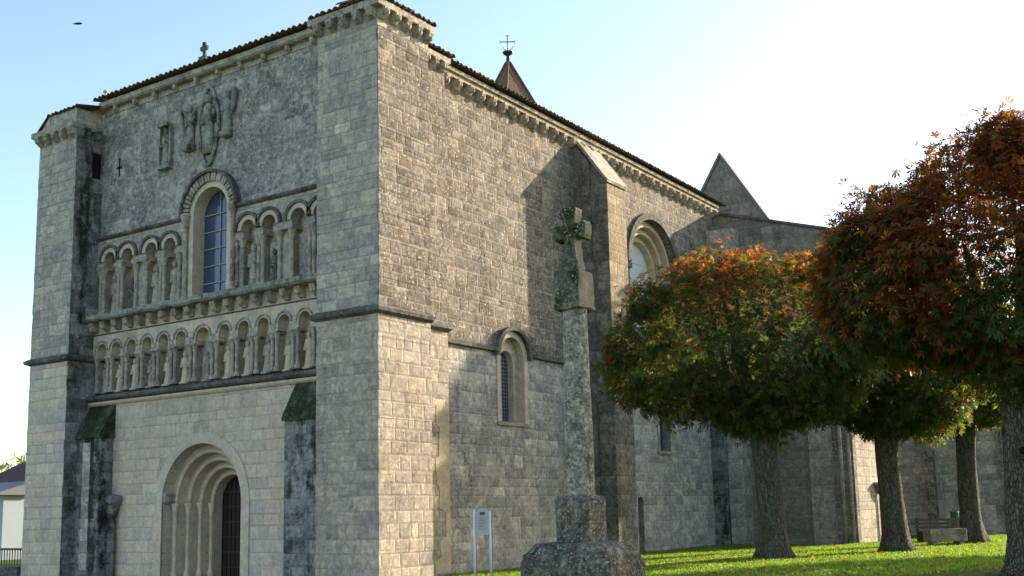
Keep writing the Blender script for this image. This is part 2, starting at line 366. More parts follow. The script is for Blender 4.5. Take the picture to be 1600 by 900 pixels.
def arc_statue(mb, x, y, z, h, lean=0, s=1.):
    """weathered relief figure: robe, shoulders, head, one bent arm"""
    k = h
    mb.lathe((x, y, z), [(.13 * k * s, 0), (.15 * k * s, .05 * k), (.12 * k * s, .3 * k), (.105 * k * s, .5 * k), (.13 * k * s, .66 * k), (.145 * k * s, .76 * k), (.07 * k * s, .82 * k), (.04 * k, .84 * k)], 10, 1, .7)
    mb.lathe((x + lean * .02, y - .02 * k, z + .83 * k), [(.03 * k, 0), (.06 * k, .03 * k), (.068 * k, .08 * k), (.05 * k, .14 * k), (.015 * k, .165 * k)], 9, 1, .95)
    mb.tube([(x - .13 * k * s, y, z + .72 * k), (x - .15 * k * s, y - .03, z + .52 * k), (x - .02 * k, y - .09 * k, z + .5 * k)], [.04 * k, .035 * k, .028 * k], 6)
    mb.tube([(x + .13 * k * s, y, z + .72 * k), (x + .16 * k * s, y - .03, z + .5 * k), (x + .06 * k, y - .09 * k, z + .6 * k)], [.04 * k, .035 * k, .028 * k], 6)
    return mb

# ------------------------------------------------------------------ ground
def gh(x, y):
    t = min(1, max(0, (y - 2.2) / 9)); h = .25 * t * t * (3 - 2 * t)
    sm = lambda v: (lambda u: u * u * (3 - 2 * u))(min(1, max(0, v)))
    h = max(h, .47 * sm((x - .5) / 7) * sm((y + 9) / 8) * (1 - .45 * sm((y - 17) / 9)))
    if x > -1: h = max(h, .13 * sm((y - .3) / 2.5))
    if x < -1.5: h *= max(0, 1 - (-1.5 - x) / 2)
    return h
mb = MB()
xs = sorted(set([-1500, -600, -200, -80] + [-40 + 4 * i for i in range(10)] + [-2 + .5 * i for i in range(0, 60)] + [30, 40, 60, 100, 250, 600, 1500]))
ys = sorted(set([-1500, -600, -200, -80, -40, -25] + [-12 + .6 * i for i in range(0, 80)] + [38, 42, 50, 60, 80, 120, 250, 600, 1500]))
mb.v = [(x, y, gh(x, y)) for y in ys for x in xs]; W = len(xs)
mb.f = [(j * W + i, j * W + i + 1, (j + 1) * W + i + 1, (j + 1) * W + i) for j in range(len(ys) - 1) for i in range(W - 1)]
g = mb.build('ground', 'lawn', smooth=True); tag(g, kind='structure')
mb = MB(); mb.v = [(x, y, gh(x, y) + .012) for y in np.linspace(-12, 1.2, 25) for x in np.linspace(-40, 2.6, 30)]
mb.f = [(j * 30 + i, j * 30 + i + 1, (j + 1) * 30 + i + 1, (j + 1) * 30 + i) for j in range(24) for i in range(29)]
tag(mb.build('forecourt_path', 'pave', smooth=True), kind='structure')

# ------------------------------------------------------------------ church
ch = empty('church', (-7, 0, 0), 'large romanesque stone church with twin blind arcades and a deep arched portal', 'church')
XN = -.7
# front wall tiers ----------------------------------------------------------
PX, PZ = -7.08, 2.12
fa = MB(); plate(fa, F(.85), -12.1, -1.98, -.05, 5.2, [(PX, 1.6, -.05, PZ)], .34, 30); fw_ = fa.build('facade_wall', 'lowfront', ch)
tag(fw_, 'cream lower wall of the west front')
port = MB(); ringsolid(port, F(.85), PX, PZ, 1.6, 1.9, -.035, .02, 30, legs=-.05)
port_o = port.build('portal', 'trimclean', ch); tag(port_o, 'deep round arched portal with stepped orders')
rr = [1.6, 1.36, 1.15, .95, .76]; dd = [.34, .62, .88, 1.12, 1.4]
for k in range(1, 5):
    q = MB(); plate(q, F(.85 + dd[k - 1]), PX - 2.0, PX + 2.0, -.05, 4.2, [(PX, rr[k], -.05, PZ)], dd[k] - dd[k - 1] + .02, 30)
    o = q.build('archivolt', 'trimclean', port_o)
    q = MB(); roll(q, F(.85), PX, PZ, rr[k] + .05, dd[k - 1] - .0, .062, 30)
    q.build('arch_moulding', 'trimclean', port_o, smooth=True)
    for sx in (-1, 1):
        q = MB(); x = PX + sx * (rr[k] + .06); y = .85 + dd[k - 1] - .03
        q.lathe((x, y, 0), [(.11, 0), (.11, .18), (.085, .24), (.06, .3), (.058, PZ - .32), (.07, PZ - .3), (.075, PZ - .26), (.12, PZ - .06), (.125, PZ)], 10)
        q.build('jamb_shaft', 'trimclean', port_o, smooth=True)
q = MB()
for k in range(7):
    q.lathe((PX - 1.53 + .02 * (k % 2), .9 + k * .045, PZ + .0), [(.05, 0), (.09, .06), (.07, .16), (.1, .25), (.05, .3)], 7)
q.build('carved_capital', 'trim', port_o, rough=.012)
dr = MB(); dr.box(PX - .78, PX + .78, 2.27, 2.34, -.05, PZ + .8)
dr_o = dr.build('door', 'door', ch); tag(dr_o, 'dark wooden double door in the portal')
q = MB()
for k in range(9): q.box(PX - .72 + k * .17, PX - .7 + k * .17, 2.255, 2.272, 0, 2.85)
q.build('door_batten', 'black', dr_o)
q = MB()
for k in range(6):
    q.box(PX - .74, PX + .74, 2.248, 2.262, .3 + k * .42, .335 + k * .42)
q.build('door_strap', 'iron', dr_o)
# courses
def moulding(name, x0, x1, y_out, y_in, z0, z1, mat, parent, slope=.05, lump=0.):
    q = MB(); n = max(2, int((x1 - x0) / .18)); prof = lambda j: [(y_in, z0), (y_out + .06, z0), (y_out, z0 + .05), (y_out, z1 - slope), (y_in, z1)]
    P = prof(0); k = len(P)
    for i in range(n + 1):
        x = x0 + (x1 - x0) * i / n; nz = noise.noise(Vector((x * 3, y_out, z0))) * lump
        for (a, b) in P: q.v.append((x, a - (nz if a < y_in - .01 else 0), b + nz * .5 * (a < y_in - .01)))
    for i in range(n):
        for j in range(k - 1): q.f.append((i * k + j, (i + 1) * k + j, (i + 1) * k + j + 1, i * k + j + 1))
    q.f.append(tuple(range(k))); q.f.append(tuple(n * k + j for j in reversed(range(k))))
    return q.build(name, mat, parent)
lc = moulding('string_course', -12.07, -2.0, .62, 1.15, 5.2, 5.46, 'trimdark', ch, .12, .03); tag(lc, 'mossy ledge under the lower arcade')
moulding('ledge_moulding', -12.07, -2.0, .74, .86, 5.06, 5.197, 'trimclean', lc, .02)
# lower arcade --------------------------------------------------------------
fa = MB(); la_c = [-11.66, -10.98, -10.27, -9.56, -8.83, -8.07, -7.16, -6.28, -5.52, -4.76, -3.99, -3.24, -2.5]
fa.face((-12.09, 1.17, 5.4), (-2, 1.17, 5.4), (-2, 1.17, 7.25), (-12.09, 1.17, 7.25))
ar = fa.build('lower_arcade', 'lowfront', ch); tag(ar, 'lower blind arcade of thirteen niches with worn figures')
fa = MB(); plate(fa, F(.84), -12.09, -2.0, 6.5, 7.25, [(c, .29 if abs(c + 7.16) < .1 else .215, 6.5, 6.66 if abs(c + 7.16) < .1 else 6.73) for c in la_c], .33, 12)
fa.face((-12.09, .84, 6.5), (-2, .84, 6.5), (-2, 1.17, 6.5), (-12, 1.17, 6.5))
fa.f.pop(); fa.build('arcade_front', 'lowfront', ar)
for i, c in enumerate(la_c):
    r = .29 if abs(c + 7.16) < .1 else .215; zs = 6.66 if r > .25 else 6.73
    q = MB(); roll(q, F(.84), c, zs, r + .07, -.01, .032, 12, seg=6); roll(q, F(.84), c, zs, r + .01, .03, .025, 12, seg=6)
    q.build('arch_moulding', 'trim', ar, smooth=True)
edges = [-12.0] + [(a + b) / 2 for a, b in zip(la_c, la_c[1:])] + [-2.05]
for i, x in enumerate(edges):
    q = MB(); half = .115
    q.box(x - .1, x + .1, .95, 1.165, 5.46, 6.4)                      # pier behind
    for dx in (-.085, .085):
        xx = min(max(x + dx, -11.93), -2.07)
        q.lathe((xx, .9, 5.46), [(.085, 0), (.085, .07), (.06, .12), (.05, .15), (.047, .84), (.06, .86), (.062, .9), (.1, 1.03)], 9)
    q.box(x - .17, x + .17, .79, 1.16, 6.47, 6.53)
    q.box(x - .098, x + .098, .835, 1.155, 6.531, 6.72)
    q.build('column', 'trim', ar)
for i, c in enumerate(la_c):
    q = MB(); arc_statue(q, c + random.uniform(-.02, .02), 1.04, 5.47, random.choice((.82, .9, .95, .88)), random.uniform(-1, 1), 1.1)
    q.box(c - .14, c + .14, .92, 1.16, 5.44, 5.5)
    q.build('statue', 'trimclean' if i % 3 else 'trim', ar, smooth=True, rough=.02)
# mid cornice ---------------------------------------------------------------
q = MB(); q.face((-12.09, .87, 7.2), (-2, .87, 7.2), (-2, .87, 7.66), (-12.09, .87, 7.66)); mc = q.build('cornice', 'trimclean', ch); tag(mc, 'mossy corbelled cornice between the two arcades')
moulding('cornice_slab', -12.07, -2.0, .42, 1.2, 7.585, 7.86, 'corniceslab', mc, .1, .05)
moulding('ledge_moulding', -12.07, -2.0, .80, .87, 7.18, 7.245, 'trimdark', mc, .02)
def corbel_mb(v):
    q = MB()
    q.prism([(0, 0), (-.3, 0), (-.3, -.09), (-.22, -.2), (-.1, -.33), (0, -.36)], lambda a, b: (-.115, a, b), lambda a, b: (.115, a, b))
    if v == 0: q.lathe((0, -.25, -.27), [(.03, 0), (.095, .04), (.11, .12), (.07, .2), (.02, .22)], 8)
    if v == 1: q.tube([(-.09, -.2, -.22), (.09, -.2, -.22)], .085, 8); q.lathe((0, -.24, -.34), [(.02, 0), (.07, .05), (.075, .13), (.03, .18)], 7)
    if v == 2: q.lathe((-.05, -.24, -.27), [(.02, 0), (.06, .05), (.06, .14), (.02, .2)], 7); q.lathe((.05, -.24, -.27), [(.02, 0), (.06, .05), (.06, .14), (.02, .2)], 7)
    return q
protos = []
for v in range(3): protos.append(corbel_mb(v))
def corbels(parent, pts, rz, mat, s=1.):
    """pts are the top-back points on the wall; each corbel its own object"""
    pr = {}
    for i, p in enumerate(pts):
        v = (i * 7 + int(abs(p[0]) * 3 + abs(p[1]) * 5)) % 3
        if v not in pr:
            o = protos[v].build('corbel', mat, parent, org=(0, 0, 0), rough=.012, smooth=False)
            o.location = Vector(p) - parent_org(parent); o.rotation_euler.z = rz; o.scale = (s, s, s); pr[v] = o
        else:
            c = place(pr[v], p, parent, rz); c.scale = (s, s, s)
corbels(mc, [(-11.95 + .54 * i, .87, 7.585) for i in range(19)], 0, 'trim', .86)
# upper arcade and window -----------------------------------------------------
UA = [-11.43, -10.60, -9.50, -8.66, -5.41, -4.60, -3.50, -2.68]
WX, WZ, WR = -6.98, 10.26, .70
fa = MB(); fa.face((-12.09, 1.24, 7.7), (WX - .72, 1.24, 7.7), (WX - .72, 1.24, 10.2), (-12.09, 1.24, 10.2))
fa.face((WX + .72, 1.24, 7.7), (-2, 1.24, 7.7), (-2, 1.24, 10.2), (WX + .72, 1.24, 10.2))
ua = fa.build('upper_arcade', 'lowfront', ch); tag(ua, 'upper blind arcade flanking the tall window')
fa = MB(); plate(fa, F(.88), -12.09, WX - 1.02, 9.36, 10.2, [(c, .27, 9.36, 9.47) for c in UA[:4]], .36, 14)
fa.build('arcade_front', 'tower', ua); fa = MB()
plate(fa, F(.88), WX + 1.02, -2, 9.36, 10.2, [(c, .27, 9.36, 9.47) for c in UA[4:]], .36, 14)
fa.build('arcade_front', 'tower', ua)
for c in UA:
    q = MB(); ringsolid(q, F(.88), c, 9.47, .27, .40, -.05, .05, 14); q.build('arch_moulding', 'trimclean', ua)
    q = MB(); ringsolid(q, F(.88), c, 9.47, .405, .49, -.10, .05, 14); q.build('hood_moulding', 'trimdark', ua)
for x, hw in ((-11.88, .1), (-11.015, .1), (-10.05, .25), (-9.08, .1), (-8.2, .16), (-5.84, .14), (-5.0, .1), (-4.05, .25), (-3.09, .1), (-2.2, .12)):
    q = MB(); q.box(x - hw, x + hw, 1.0, 1.235, 7.78, 9.36)
    for dx in ((-hw + .02, hw - .02) if hw > .13 else (-.075, .075)):
        q.lathe((x + dx, .96, 7.78), [(.1, 0), (.1, .08), (.075, .14), (.062, .17), (.06, 1.18), (.075, 1.21), (.08, 1.26), (.13, 1.46)], 9)
    q.box(x - hw - .1, x + hw + .1, .84, 1.23, 9.24, 9.36)
    q.build('column', 'trim', ua, rough=.006)
for c, k in ((-11.43, 1.25), (-10.6, 1.1), (-9.5, 1.3), (-8.66, 1.3), (-5.41, 1.3), (-4.60, 1.05)):
    q = MB(); arc_statue(q, c, 1.1, 7.8, k, 0, .95); q.build('statue', 'trim' if k > 1.2 else 'trimdark', ua, smooth=True, rough=.03)
for c in (-3.5, -4.6, -2.68):
    q = MB(); q.box(c - .2, c + .2, 1.1, 1.238, 7.8, 9.1); q.build('relief_slab', 'upfront', ua, rough=.01)
# window
q = MB(); plate(q, F(.9), WX - 1.02, WX + 1.02, 7.74, 10.262, [(WX, WR, 7.80, 9.0)], .01, 18)
q = MB()
ringsolid(q, F(.9), WX, WZ, WR, .86, -.03, .42, 26, legs=7.8)
wi = q.build('window', 'trimclean', ch); tag(wi, 'tall arched blue glass window of the west front')
q = MB(); q.box(WX - 1.02, WX - .862, .88, 1.24, 7.78, WZ); q.box(WX + .862, WX + 1.02, .88, 1.24, 7.78, WZ); q.build('window_jamb', 'trim', wi)
for sx in (-1, 1):
    q = MB(); q.lathe((WX + sx * .98, .84, 7.78), [(.11, 0), (.11, .1), (.08, .16), (.07, .2), (.068, 2.1), (.085, 2.14), (.09, 2.2), (.15, 2.42), (.17, 2.5)], 10); q.build('jamb_shaft', 'trim', wi, smooth=True)
q = MB()
for k in range(25):   # radiating voussoirs
    a0 = math.pi * (1 - k / 25); a1 = math.pi * (1 - (k + .72) / 25)
    ringsolid(q, F(.9), WX, WZ, .862, 1.1, -.11 + .02 * (k % 2), .06, 2, a0=a0, a1=a1)
q.build('voussoir_ring', 'trim', wi, rough=.006)
q = MB(); ringsolid(q, F(.9), WX, WZ, .865, 1.1, -.04, .06, 26); q.build('arch_moulding', 'trimdark', wi)
q = MB(); ringsolid(q, F(.9), WX, WZ, 1.105, 1.19, -.17, .06, 26); q.build('hood_moulding', 'trimdark', wi)
q = MB(); P = [(WX - .7, 7.8)] + arcpts(WX, .7, WZ, 20) + [(WX + .7, 7.8)]; q.f.append(tuple(range(len(P)))); q.v = [(a, 1.28, b) for a, b in P]
q.build('pane', 'glass', wi)
q = MB(); q.box(WX - .012, WX + .012, 1.245, 1.275, 7.8, WZ + .69)
for k in range(5):
    z = 8.28 + k * .5; hw = .69 if z < WZ else math.sqrt(max(.01, .49 - (z - WZ) ** 2))
    q.box(WX - hw, WX + hw, 1.24, 1.27, z - .012, z + .012)
q.build('glazing_bar', 'lead', wi)
# string above upper arcade
moulding('string_course', -12.07, WX - 1.12, .78, 1.0, 10.15, 10.27, 'trimdark', ch, .02, .02)
moulding('string_course', WX + 1.12, -2.0, .78, 1.0, 10.15, 10.27, 'trimdark', ch, .02, .02)
# upper wall around the arch of the window
q = MB()
for a, b in zip(*(lambda P: (P, P[1:]))(arcpts(WX, .86, WZ, 24))): q.face((a[0], .95, a[1]), (b[0], .95, b[1]), (b[0], .95, 14.45), (a[0], .95, 14.45))
q.face((-12.09, .95, 10.2), (WX - .86, .95, 10.2), (WX - .86, .95, 14.45), (-12.09, .95, 14.45))
q.face((WX + .86, .95, 10.2), (-2, .95, 10.2), (-2, .95, 14.45), (WX + .86, .95, 14.45))
q.build('facade_wall', 'upfront', ch)['label'] = 'dark lichened upper wall of the west front'
# body behind the front (solid backing, closes every gap)
q = MB(); q.box(-13.9, XN - .4, 3.2, 3.3, 0, 14.2); q.box(-12, -2, 2.5, 2.6, 0, 14.6); q.build('inner_wall', 'upper', ch)
tc = MB(); tc.face((-12, .93, 14.2), (-2, .93, 14.2), (-2, .93, 14.5), (-12, .93, 14.5)); tco = tc.build('cornice', 'trim', ch); tag(tco, 'top cornice of the west front with small worn corbels')
moulding('cornice_slab', -12.05, -1.95, .70, 1.3, 14.38, 14.6, 'trim', tco, .03, .015)
corbels(tco, [(-11.4 + .93 * i, .95, 14.38) for i in range(11)], 0, 'trim', .55)
tiles('roof', (-12.1, .52, 14.64), (10.2, 0, 0), (0, 2.6, .5), 0, ch, 3)
# small ridge cross on the front roof
q = MB(); q.box(-7.3, -7.02, .6, .8, 14.64, 14.84); q.tube([(-7.16, .7, 14.8), (-7.16, .7, 15.28)], [.07, .055], 6); q.box(-7.3, -7.02, .66, .74, 15.04, 15.16)
q.build('ridge_cross', 'trimdark', ch, rough=.02)
q = MB(); q.tube([(-11.72, .7, 14.6), (-11.72, .7, 14.9)], [.05, .03], 6); q.lathe((-11.72, .7, 14.8), [(.02, 0), (.08, .06), (.02, .14)], 7); q.build('roof_finial', 'trim', ch)
# sculptures on the upper wall
q = MB()
P = []; n = 32
for k in range(n + 1):
    a = 2 * math.pi * k / n; P.append((-7.15 + .42 * math.sin(a) * (1 - .38 * math.cos(a) ** 2), .9, 12.82 + 1.18 * math.cos(a)))
q.tube(P, .055, 8, cap=False)
rel = q.build('christ_relief', 'corniceslab', ch, smooth=True, rough=.02); tag(rel, 'mandorla relief of a robed figure between two angels high on the wall')
q = MB(); arc_statue(q, -7.15, .9, 12.0, 1.75, 0, .85); q.build('relief_figure', 'corniceslab', rel, smooth=True, rough=.04)
for sx, xx, zz in ((-1, -7.93, 12.35), (1, -6.35, 12.45)):
    q = MB(); arc_statue(q, xx, .9, zz, 1.25, 0, .9)
    q.tube([(xx + sx * .1, .88, zz + .95), (xx + sx * .33, .84, zz + 1.2), (xx + sx * .28, .84, zz + .75), (xx + sx * .18, .86, zz + .4)], [.06, .08, .07, .02], 7)
    q.tube([(xx - sx * .1, .88, zz + .9), (xx - sx * .32, .84, zz + 1.15)], [.06, .035], 6)
    q.box(xx - .16, xx + .16, .72, .94, zz - .14, zz)
    q.build('angel_figure', 'corniceslab', rel, smooth=True, rough=.04)
q = MB(); arc_statue(q, -9.0, .9, 12.0, 1.15, 0, 1.); q.box(-9.25, -8.75, .78, .94, 11.88, 12.0); q.box(-9.25, -8.75, .72, .94, 13.17, 13.26); q.box(-9.25, -9.2, .82, .94, 12.0, 13.17); q.box(-8.8, -8.75, .82, .94, 12.0, 13.17)
o = q.build('niche_statue', 'corniceslab', ch, rough=.03); tag(o, 'single worn statue left of the mandorla')
q = MB(); q.box(-11.27, -11.21, .94, .951, 12.1, 12.68); q.box(-11.35, -11.13, .94, .951, 12.36, 12.42); q.build('cross_slot', 'black', ch)
q = MB(); q.box(-2.5, -2.0, .935, .951, 11.98, 12.6); q.build('slit_window', 'black', ch)
q = MB()
for P3 in ([(-7.02, 11.62), (-6.3, 12.3), (-6.5, 11.45), (-6.75, 11.22)], [(-7.3, 11.55), (-7.75, 12.2), (-7.6, 11.3), (-7.2, 11.3)]):
    q.f.append(tuple(range(len(q.v), len(q.v) + 4))); q.v += [(a, .943, b) for a, b in P3]
    q2 = MB(); q2.v = [(a, .943, b) for a, b in P3]; q2.f = [(0, 1, 2, 3)]; q2.build('clean_patch', 'trim', rel)
# low facade buttresses
for xs_, nm in (((-12.06, -10.95), 'left'), ((-3.47, -2.0), 'right')):
    x0, x1 = xs_
    q = MB(); q.box(x0, x1, .4, .848, -.05, 4.08)
    b = q.build('buttress', 'mossy', ch); tag(b, 'black stained low buttress with moss on top')
    q = MB(); q.prism([(.33, 4.07), (.33, 4.16), (.846, 5.06), (.846, 4.07)], lambda a, c: (x0 - (.04 if x0 > -5 else 0), a, c), lambda a, c: (x1 + (.05 if x0 < -5 else 0), a, c))
    q.build('coping', 'moss_slope', b, rough=.02)
q = MB(); q.box(-11.75, -11.4, .392, .399, .3, 3.95); o = q.build('pale_pilaster', 'tower', ch)
q = MB(); q.lathe((-10.72, .7, .0), [(.11, 0), (.1, 1.75), (.13, 1.8), (.13, 1.86), (.24, 2.15), (.3, 2.22), (.3, 2.38), (.1, 2.42)], 12); q.build('half_column', 'mossy', ch, smooth=True, rough=.012)
# towers ----------------------------------------------------------------------
def coursed(x0, x1, y0, y1, z0, z1, seed=0, j=.007):
    q = MB(); r_ = random.Random(seed); z = z0
    while z < z1 - .01:
        h = r_.uniform(.27, .36); zt = z + h if z + h < z1 - .12 else z1
        q.box(x0 - r_.uniform(-j, j), x1 + r_.uniform(-j, j), y0 - r_.uniform(-j, j), y1, z, zt); z = zt
    return q
def tower(x0, x1, y0, y1, ztop, name, mats, lab, front=True, side=True, inner=None, cs=5):
    q = coursed(x0, x1, y0, y1, -.1, 6.46, int(abs(x0) * 10))
    t = q.build(name, mats[0], ch, bevel=.005); tag(t, lab)
    q = MB(); e = .0
    q = coursed(x0, x1, y0, y1, 6.461, ztop, int(abs(x0) * 7) + 3); q.build('upper_stage', mats[1], t, bevel=.005)
    q = MB(); P = [(0, 6.38), (.13, 6.44), (.15, 6.52), (.03, 6.6), (-.1, 6.6), (-.1, 6.38)]
    # string course wrapping front, right and left faces
    ringp = lambda d: [(x0 - d, y1), (x0 - d, y0 - d), (x1 + d, y0 - d), (x1 + d, y1)]
    i0 = len(q.v)
    for (d, z) in P:
        for (a, b) in ringp(d): q.v.append((a, b, z))
    for k in range(len(P) - 1):
        for j in range(3): q.f.append((k * 4 + j, k * 4 + j + 1, (k + 1) * 4 + j + 1, (k + 1) * 4 + j))
    q.f.append((3, 7, 11, 15, 19, 23)); q.f.append((0, 4, 8, 12, 16, 20))
    q.build('string_course', 'trimdark', t)
    q = MB(); d = .2; q.box(x0 - d, x1 + (d if side else .02), y0 - d, y1 + .02, ztop - .12, ztop + .06)
    q.build('cornice_slab', 'trim', t, bevel=.015)
    if front: corbels(t, [(x0 + .12 + (x1 - x0 - .24) * i / (cs - 1), y0, ztop - .12) for i in range(cs)], 0, 'trim', .8)
    if side: corbels(t, [(x1, y0 + .12 + (y1 - y0 - .24) * i / (cs - 1), ztop - .12) for i in range(cs)], R(90), 'trim', .8)
    return t
t1 = tower(-2.0, 0.0, 0.0, 2.0, 14.16, 'corner_pier', ('lower', 'tower'), 'square south west corner pier beside the side wall')
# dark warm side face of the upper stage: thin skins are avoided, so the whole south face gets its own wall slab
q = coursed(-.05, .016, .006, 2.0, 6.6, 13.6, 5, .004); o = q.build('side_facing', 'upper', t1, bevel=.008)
tiles('roof', (.25, -.25, 14.26), (0, 2.35, 0), (-1.4, 0, .12), 0, t1, 2)
tiles('roof', (-2.12, -.25, 14.255), (2.30, 0, 0), (0, 1.5, .12), 0, t1, 2)
t2 = tower(-13.98, -12.08, 0.0, 2.6, 13.72, 'corner_pier', ('lowfront', 'tower'), 'square north west corner pier at the left edge', side=False)
q = MB(); q.box(-12.12, -12.068, .005, .96, 0, 6.37); q.box(-12.12, -12.068, .005, .96, 6.61, 13.59); q.build('stained_facing', 'mossy', t2)
q = MB(); q.box(-12.1, -12.055, .57, .86, 12.13, 12.93); q.build('slit_window', 'black', t2)
corbels(t2, [(-12.08, .25 + .4 * i, 13.6) for i in range(2)], R(90), 'mossy', .8)
tiles('roof', (-14.1, 2.4, 13.8), (0, -2.47, 0), (.6, 0, .47), 0, t2, 2)
tiles('roof', (-13.56, -.1, 14.25), (1.65, 0, 0), (0, 1.6, .35), 0, t2, 2)
q = MB(); q.prism([(-13.98, 13.76), (-13.5, 14.24), (-12.1, 14.24), (-12.1, 13.76)], lambda a, b: (a, -.02, b), lambda a, b: (a, 1.6, b)); q.build('gable_infill', 'tower', t2)
# second step pier
q = MB(); q.box(-1.2, -.35, 1.9, 3.15, -.1, 6.42); sp_ = q.build('stepped_pier', 'lower', ch)
q = MB(); q.box(-1.2, -.35, 1.9, 3.15, 6.421, 13.72); q.build('upper_stage', 'upper', sp_)
q = MB(); q.prism([(-.35, 6.33), (-.2, 6.40), (-.2, 6.46), (-.34, 6.54), (-.4, 6.54), (-.4, 6.33)], lambda a, b: (a, 2.0, b), lambda a, b: (a, 3.17, b)); q.build('string_course', 'trimdark', sp_)
q = MB(); q.box(-1.0, -.16, 1.9, 3.2, 13.66, 13.82); q.build('cornice_slab', 'trim', sp_, bevel=.012)
corbels(sp_, [(-.35, 2.2 + .38 * i, 13.66) for i in range(3)], R(90), 'trim', .75)
tiles('roof', (-.08, 2.05, 13.9), (0, 1.25, 0), (-1.2, 0, .3), 0, sp_, 2)
q = MB(); q.prism([(3.149, .2), (3.149, 4.4), (2.62, 4.42), (2.6, 3.9), (2.74, 3.85), (2.7, 3.1), (2.56, 3.05), (2.6, 2.4), (2.74, 2.3), (2.7, 1.8), (2.95, 1.7), (2.98, 1.1), (2.7, 1.0), (2.76, .6), (2.5, .5), (2.52, .2)], lambda a, b: (-.355, a, b), lambda a, b: (-.338, a, b)); q.build('mortar_patch', 'patch', sp_)
# nave side wall ----------------------------------------------------------------
q = MB(); W1 = (6.6, .70, 4.12, 6.0)
plate(q, S(XN), 3.1, 14.0, -.1, 6.3, [W1 if False else (6.62, .66, 4.12, 5.98)], .5)
q2 = q
plate(q, S(XN), 14.0, 21.55, -.1, 6.3, [(14.22, .2, .2, 1.9), (16.25, .55, 3.7, 5.4)], .45, 12)
q.face((XN, 5.9, 6.3), (XN, 7.35, 6.3), (XN, 7.35, 6.3), (XN, 5.9, 6.3)); q.f.pop()
nv = q.build('nave_wall', 'side_lower', ch); tag(nv, 'long south wall of the nave')
q = MB()
fr = S(XN); hw = .577; zc = 6.301
for a, b in ((3.1, 6.62 - hw), (6.62 + hw, 13.5)): q.face(fr(a, 0, zc), fr(b, 0, zc), fr(b, 0, 13.66), fr(a, 0, 13.66))
a0 = math.asin((zc - 5.98) / .66); P = arcpts(6.62, .66, 5.98, 12, math.pi - a0, a0); P[0] = (6.62 - hw, zc); P[-1] = (6.62 + hw, zc)
for a, b in zip(P, P[1:]): q.face(fr(a[0], 0, a[1]), fr(b[0], 0, b[1]), fr(b[0], 0, 13.66), fr(a[0], 0, 13.66))
plate(q, S(XN), 13.5, 18.3, 6.301, 13.66, [(15.95, 1.85, 7.3, 10.2)], .25, 24)
plate(q, S(XN), 18.3, 21.55, 6.301, 13.66, [], 0)
q.build('upper_stage', 'upper', nv)
# string course (rises over the first window)
def sidestring(y0, y1, z, parent):
    q = MB(); n = max(1, int((y1 - y0) / .2))
    for i in range(n):
        a = y0 + (y1 - y0) * i / n; b = y0 + (y1 - y0) * (i + 1) / n - .006; j = .015 * noise.noise(Vector((a * 4, 1, 1)))
        q.prism([(XN + .13 + j, z - .07), (XN + .14 + j, z + .02), (XN + .01, z + .1), (XN - .03, z + .1), (XN - .03, z - .09), (XN + .06, z - .09)], lambda p, r_: (p, a, r_), lambda p, r_: (p, b, r_))
    return q.build('string_course', 'trimdark', parent)
sidestring(3.16, 5.8, 6.22, nv); sidestring(7.44, 10.38, 6.22, nv); sidestring(11.92, 21.4, 6.22, nv)
q = MB(); q.box(XN + .0, XN + .006, 11, 11.1, .3, .4); 
# round headed window 1
WY = 6.62
q = MB(); ringsolid(q, S(XN), WY, 6.05, .60, .78, -.03, .5, 20, legs=4.2); w1 = q.build('window', 'trimclean', ch); tag(w1, 'narrow round headed leaded window low in the nave wall')
q = MB(); ringsolid(q, S(XN), WY, 6.05, .785, .90, -.16, .04, 20); q.build('hood_moulding', 'trimdark', w1)
q = MB(); P = [(WY - .5, 4.2)] + arcpts(WY, .5, 5.95, 16) + [(WY + .5, 4.2)]; q.v = [(XN - .40, a, b) for a, b in P]; q.f = [tuple(range(len(P)))]; q.build('pane', 'glass', w1)
q = MB(); plate(q, S(XN - .2), WY - .7, WY + .7, 4.1, 6.7, [(WY, .36, 4.2, 5.92)], .2); q.build('window_jamb', 'trimclean', w1)
q = MB()
for k in range(17): z = 4.3 + k * .11; q.box(XN - .395, XN - .388, WY - .36, WY + .36, z, z + .008)
for k in range(6): y = WY - .33 + k * .12; q.box(XN - .395, XN - .388, y, y + .008, 4.2, 6.15)
q.build('glazing_bar', 'lead', w1)
q = MB(); q.box(XN - .3, XN + .06, WY - .8, WY + .8, 4.08, 4.198); q.build('sill', 'trim', w1, bevel=.015)
# big arched window 2
q = MB(); ringsolid(q, S(XN), 15.95, 10.2, 1.86, 2.1, -.1, .03, 28); w2 = q.build('window', 'trimdark', ch); tag(w2, 'large arched upper window with stepped orders and pale boarded infill')
for k, (r, d) in enumerate(((1.62, .22), (1.38, .42), (1.15, .62))):
    q = MB(); plate(q, S(XN - d), 14.05, 17.85, 7.3, 12.1, [(15.95, r, 7.5, 10.2)], .22, 24); q.build('archivolt', 'trimclean', w2)
    q = MB(); roll(q, S(XN), 15.95, 10.2, r + .05, d - .01, .06, 24, legs=7.5); q.build('arch_moulding', 'trimclean', w2, smooth=True)
q = MB(); P = [(14.8, 7.5)] + arcpts(15.95, 1.15, 10.2, 20) + [(17.1, 7.5)]; q.v = [(XN - .8, a, b) for a, b in P]; q.f = [tuple(range(len(P)))]; q.build('pane', 'board', w2)
q = MB()
for k in range(5): q.box(XN - .795, XN - .79, 14.8, 17.1, 8.1 + k * .62, 8.115 + k * .62)
q.build('glazing_bar', simple('grey joint line', (.38, .38, .37)), w2)
q = MB(); q.box(XN - .03, XN + .1, 13.75, 14.1, 9.98, 10.16); q.box(XN - .03, XN + .1, 17.8, 18.15, 9.98, 10.16); q.build('impost', 'trimdark', w2)
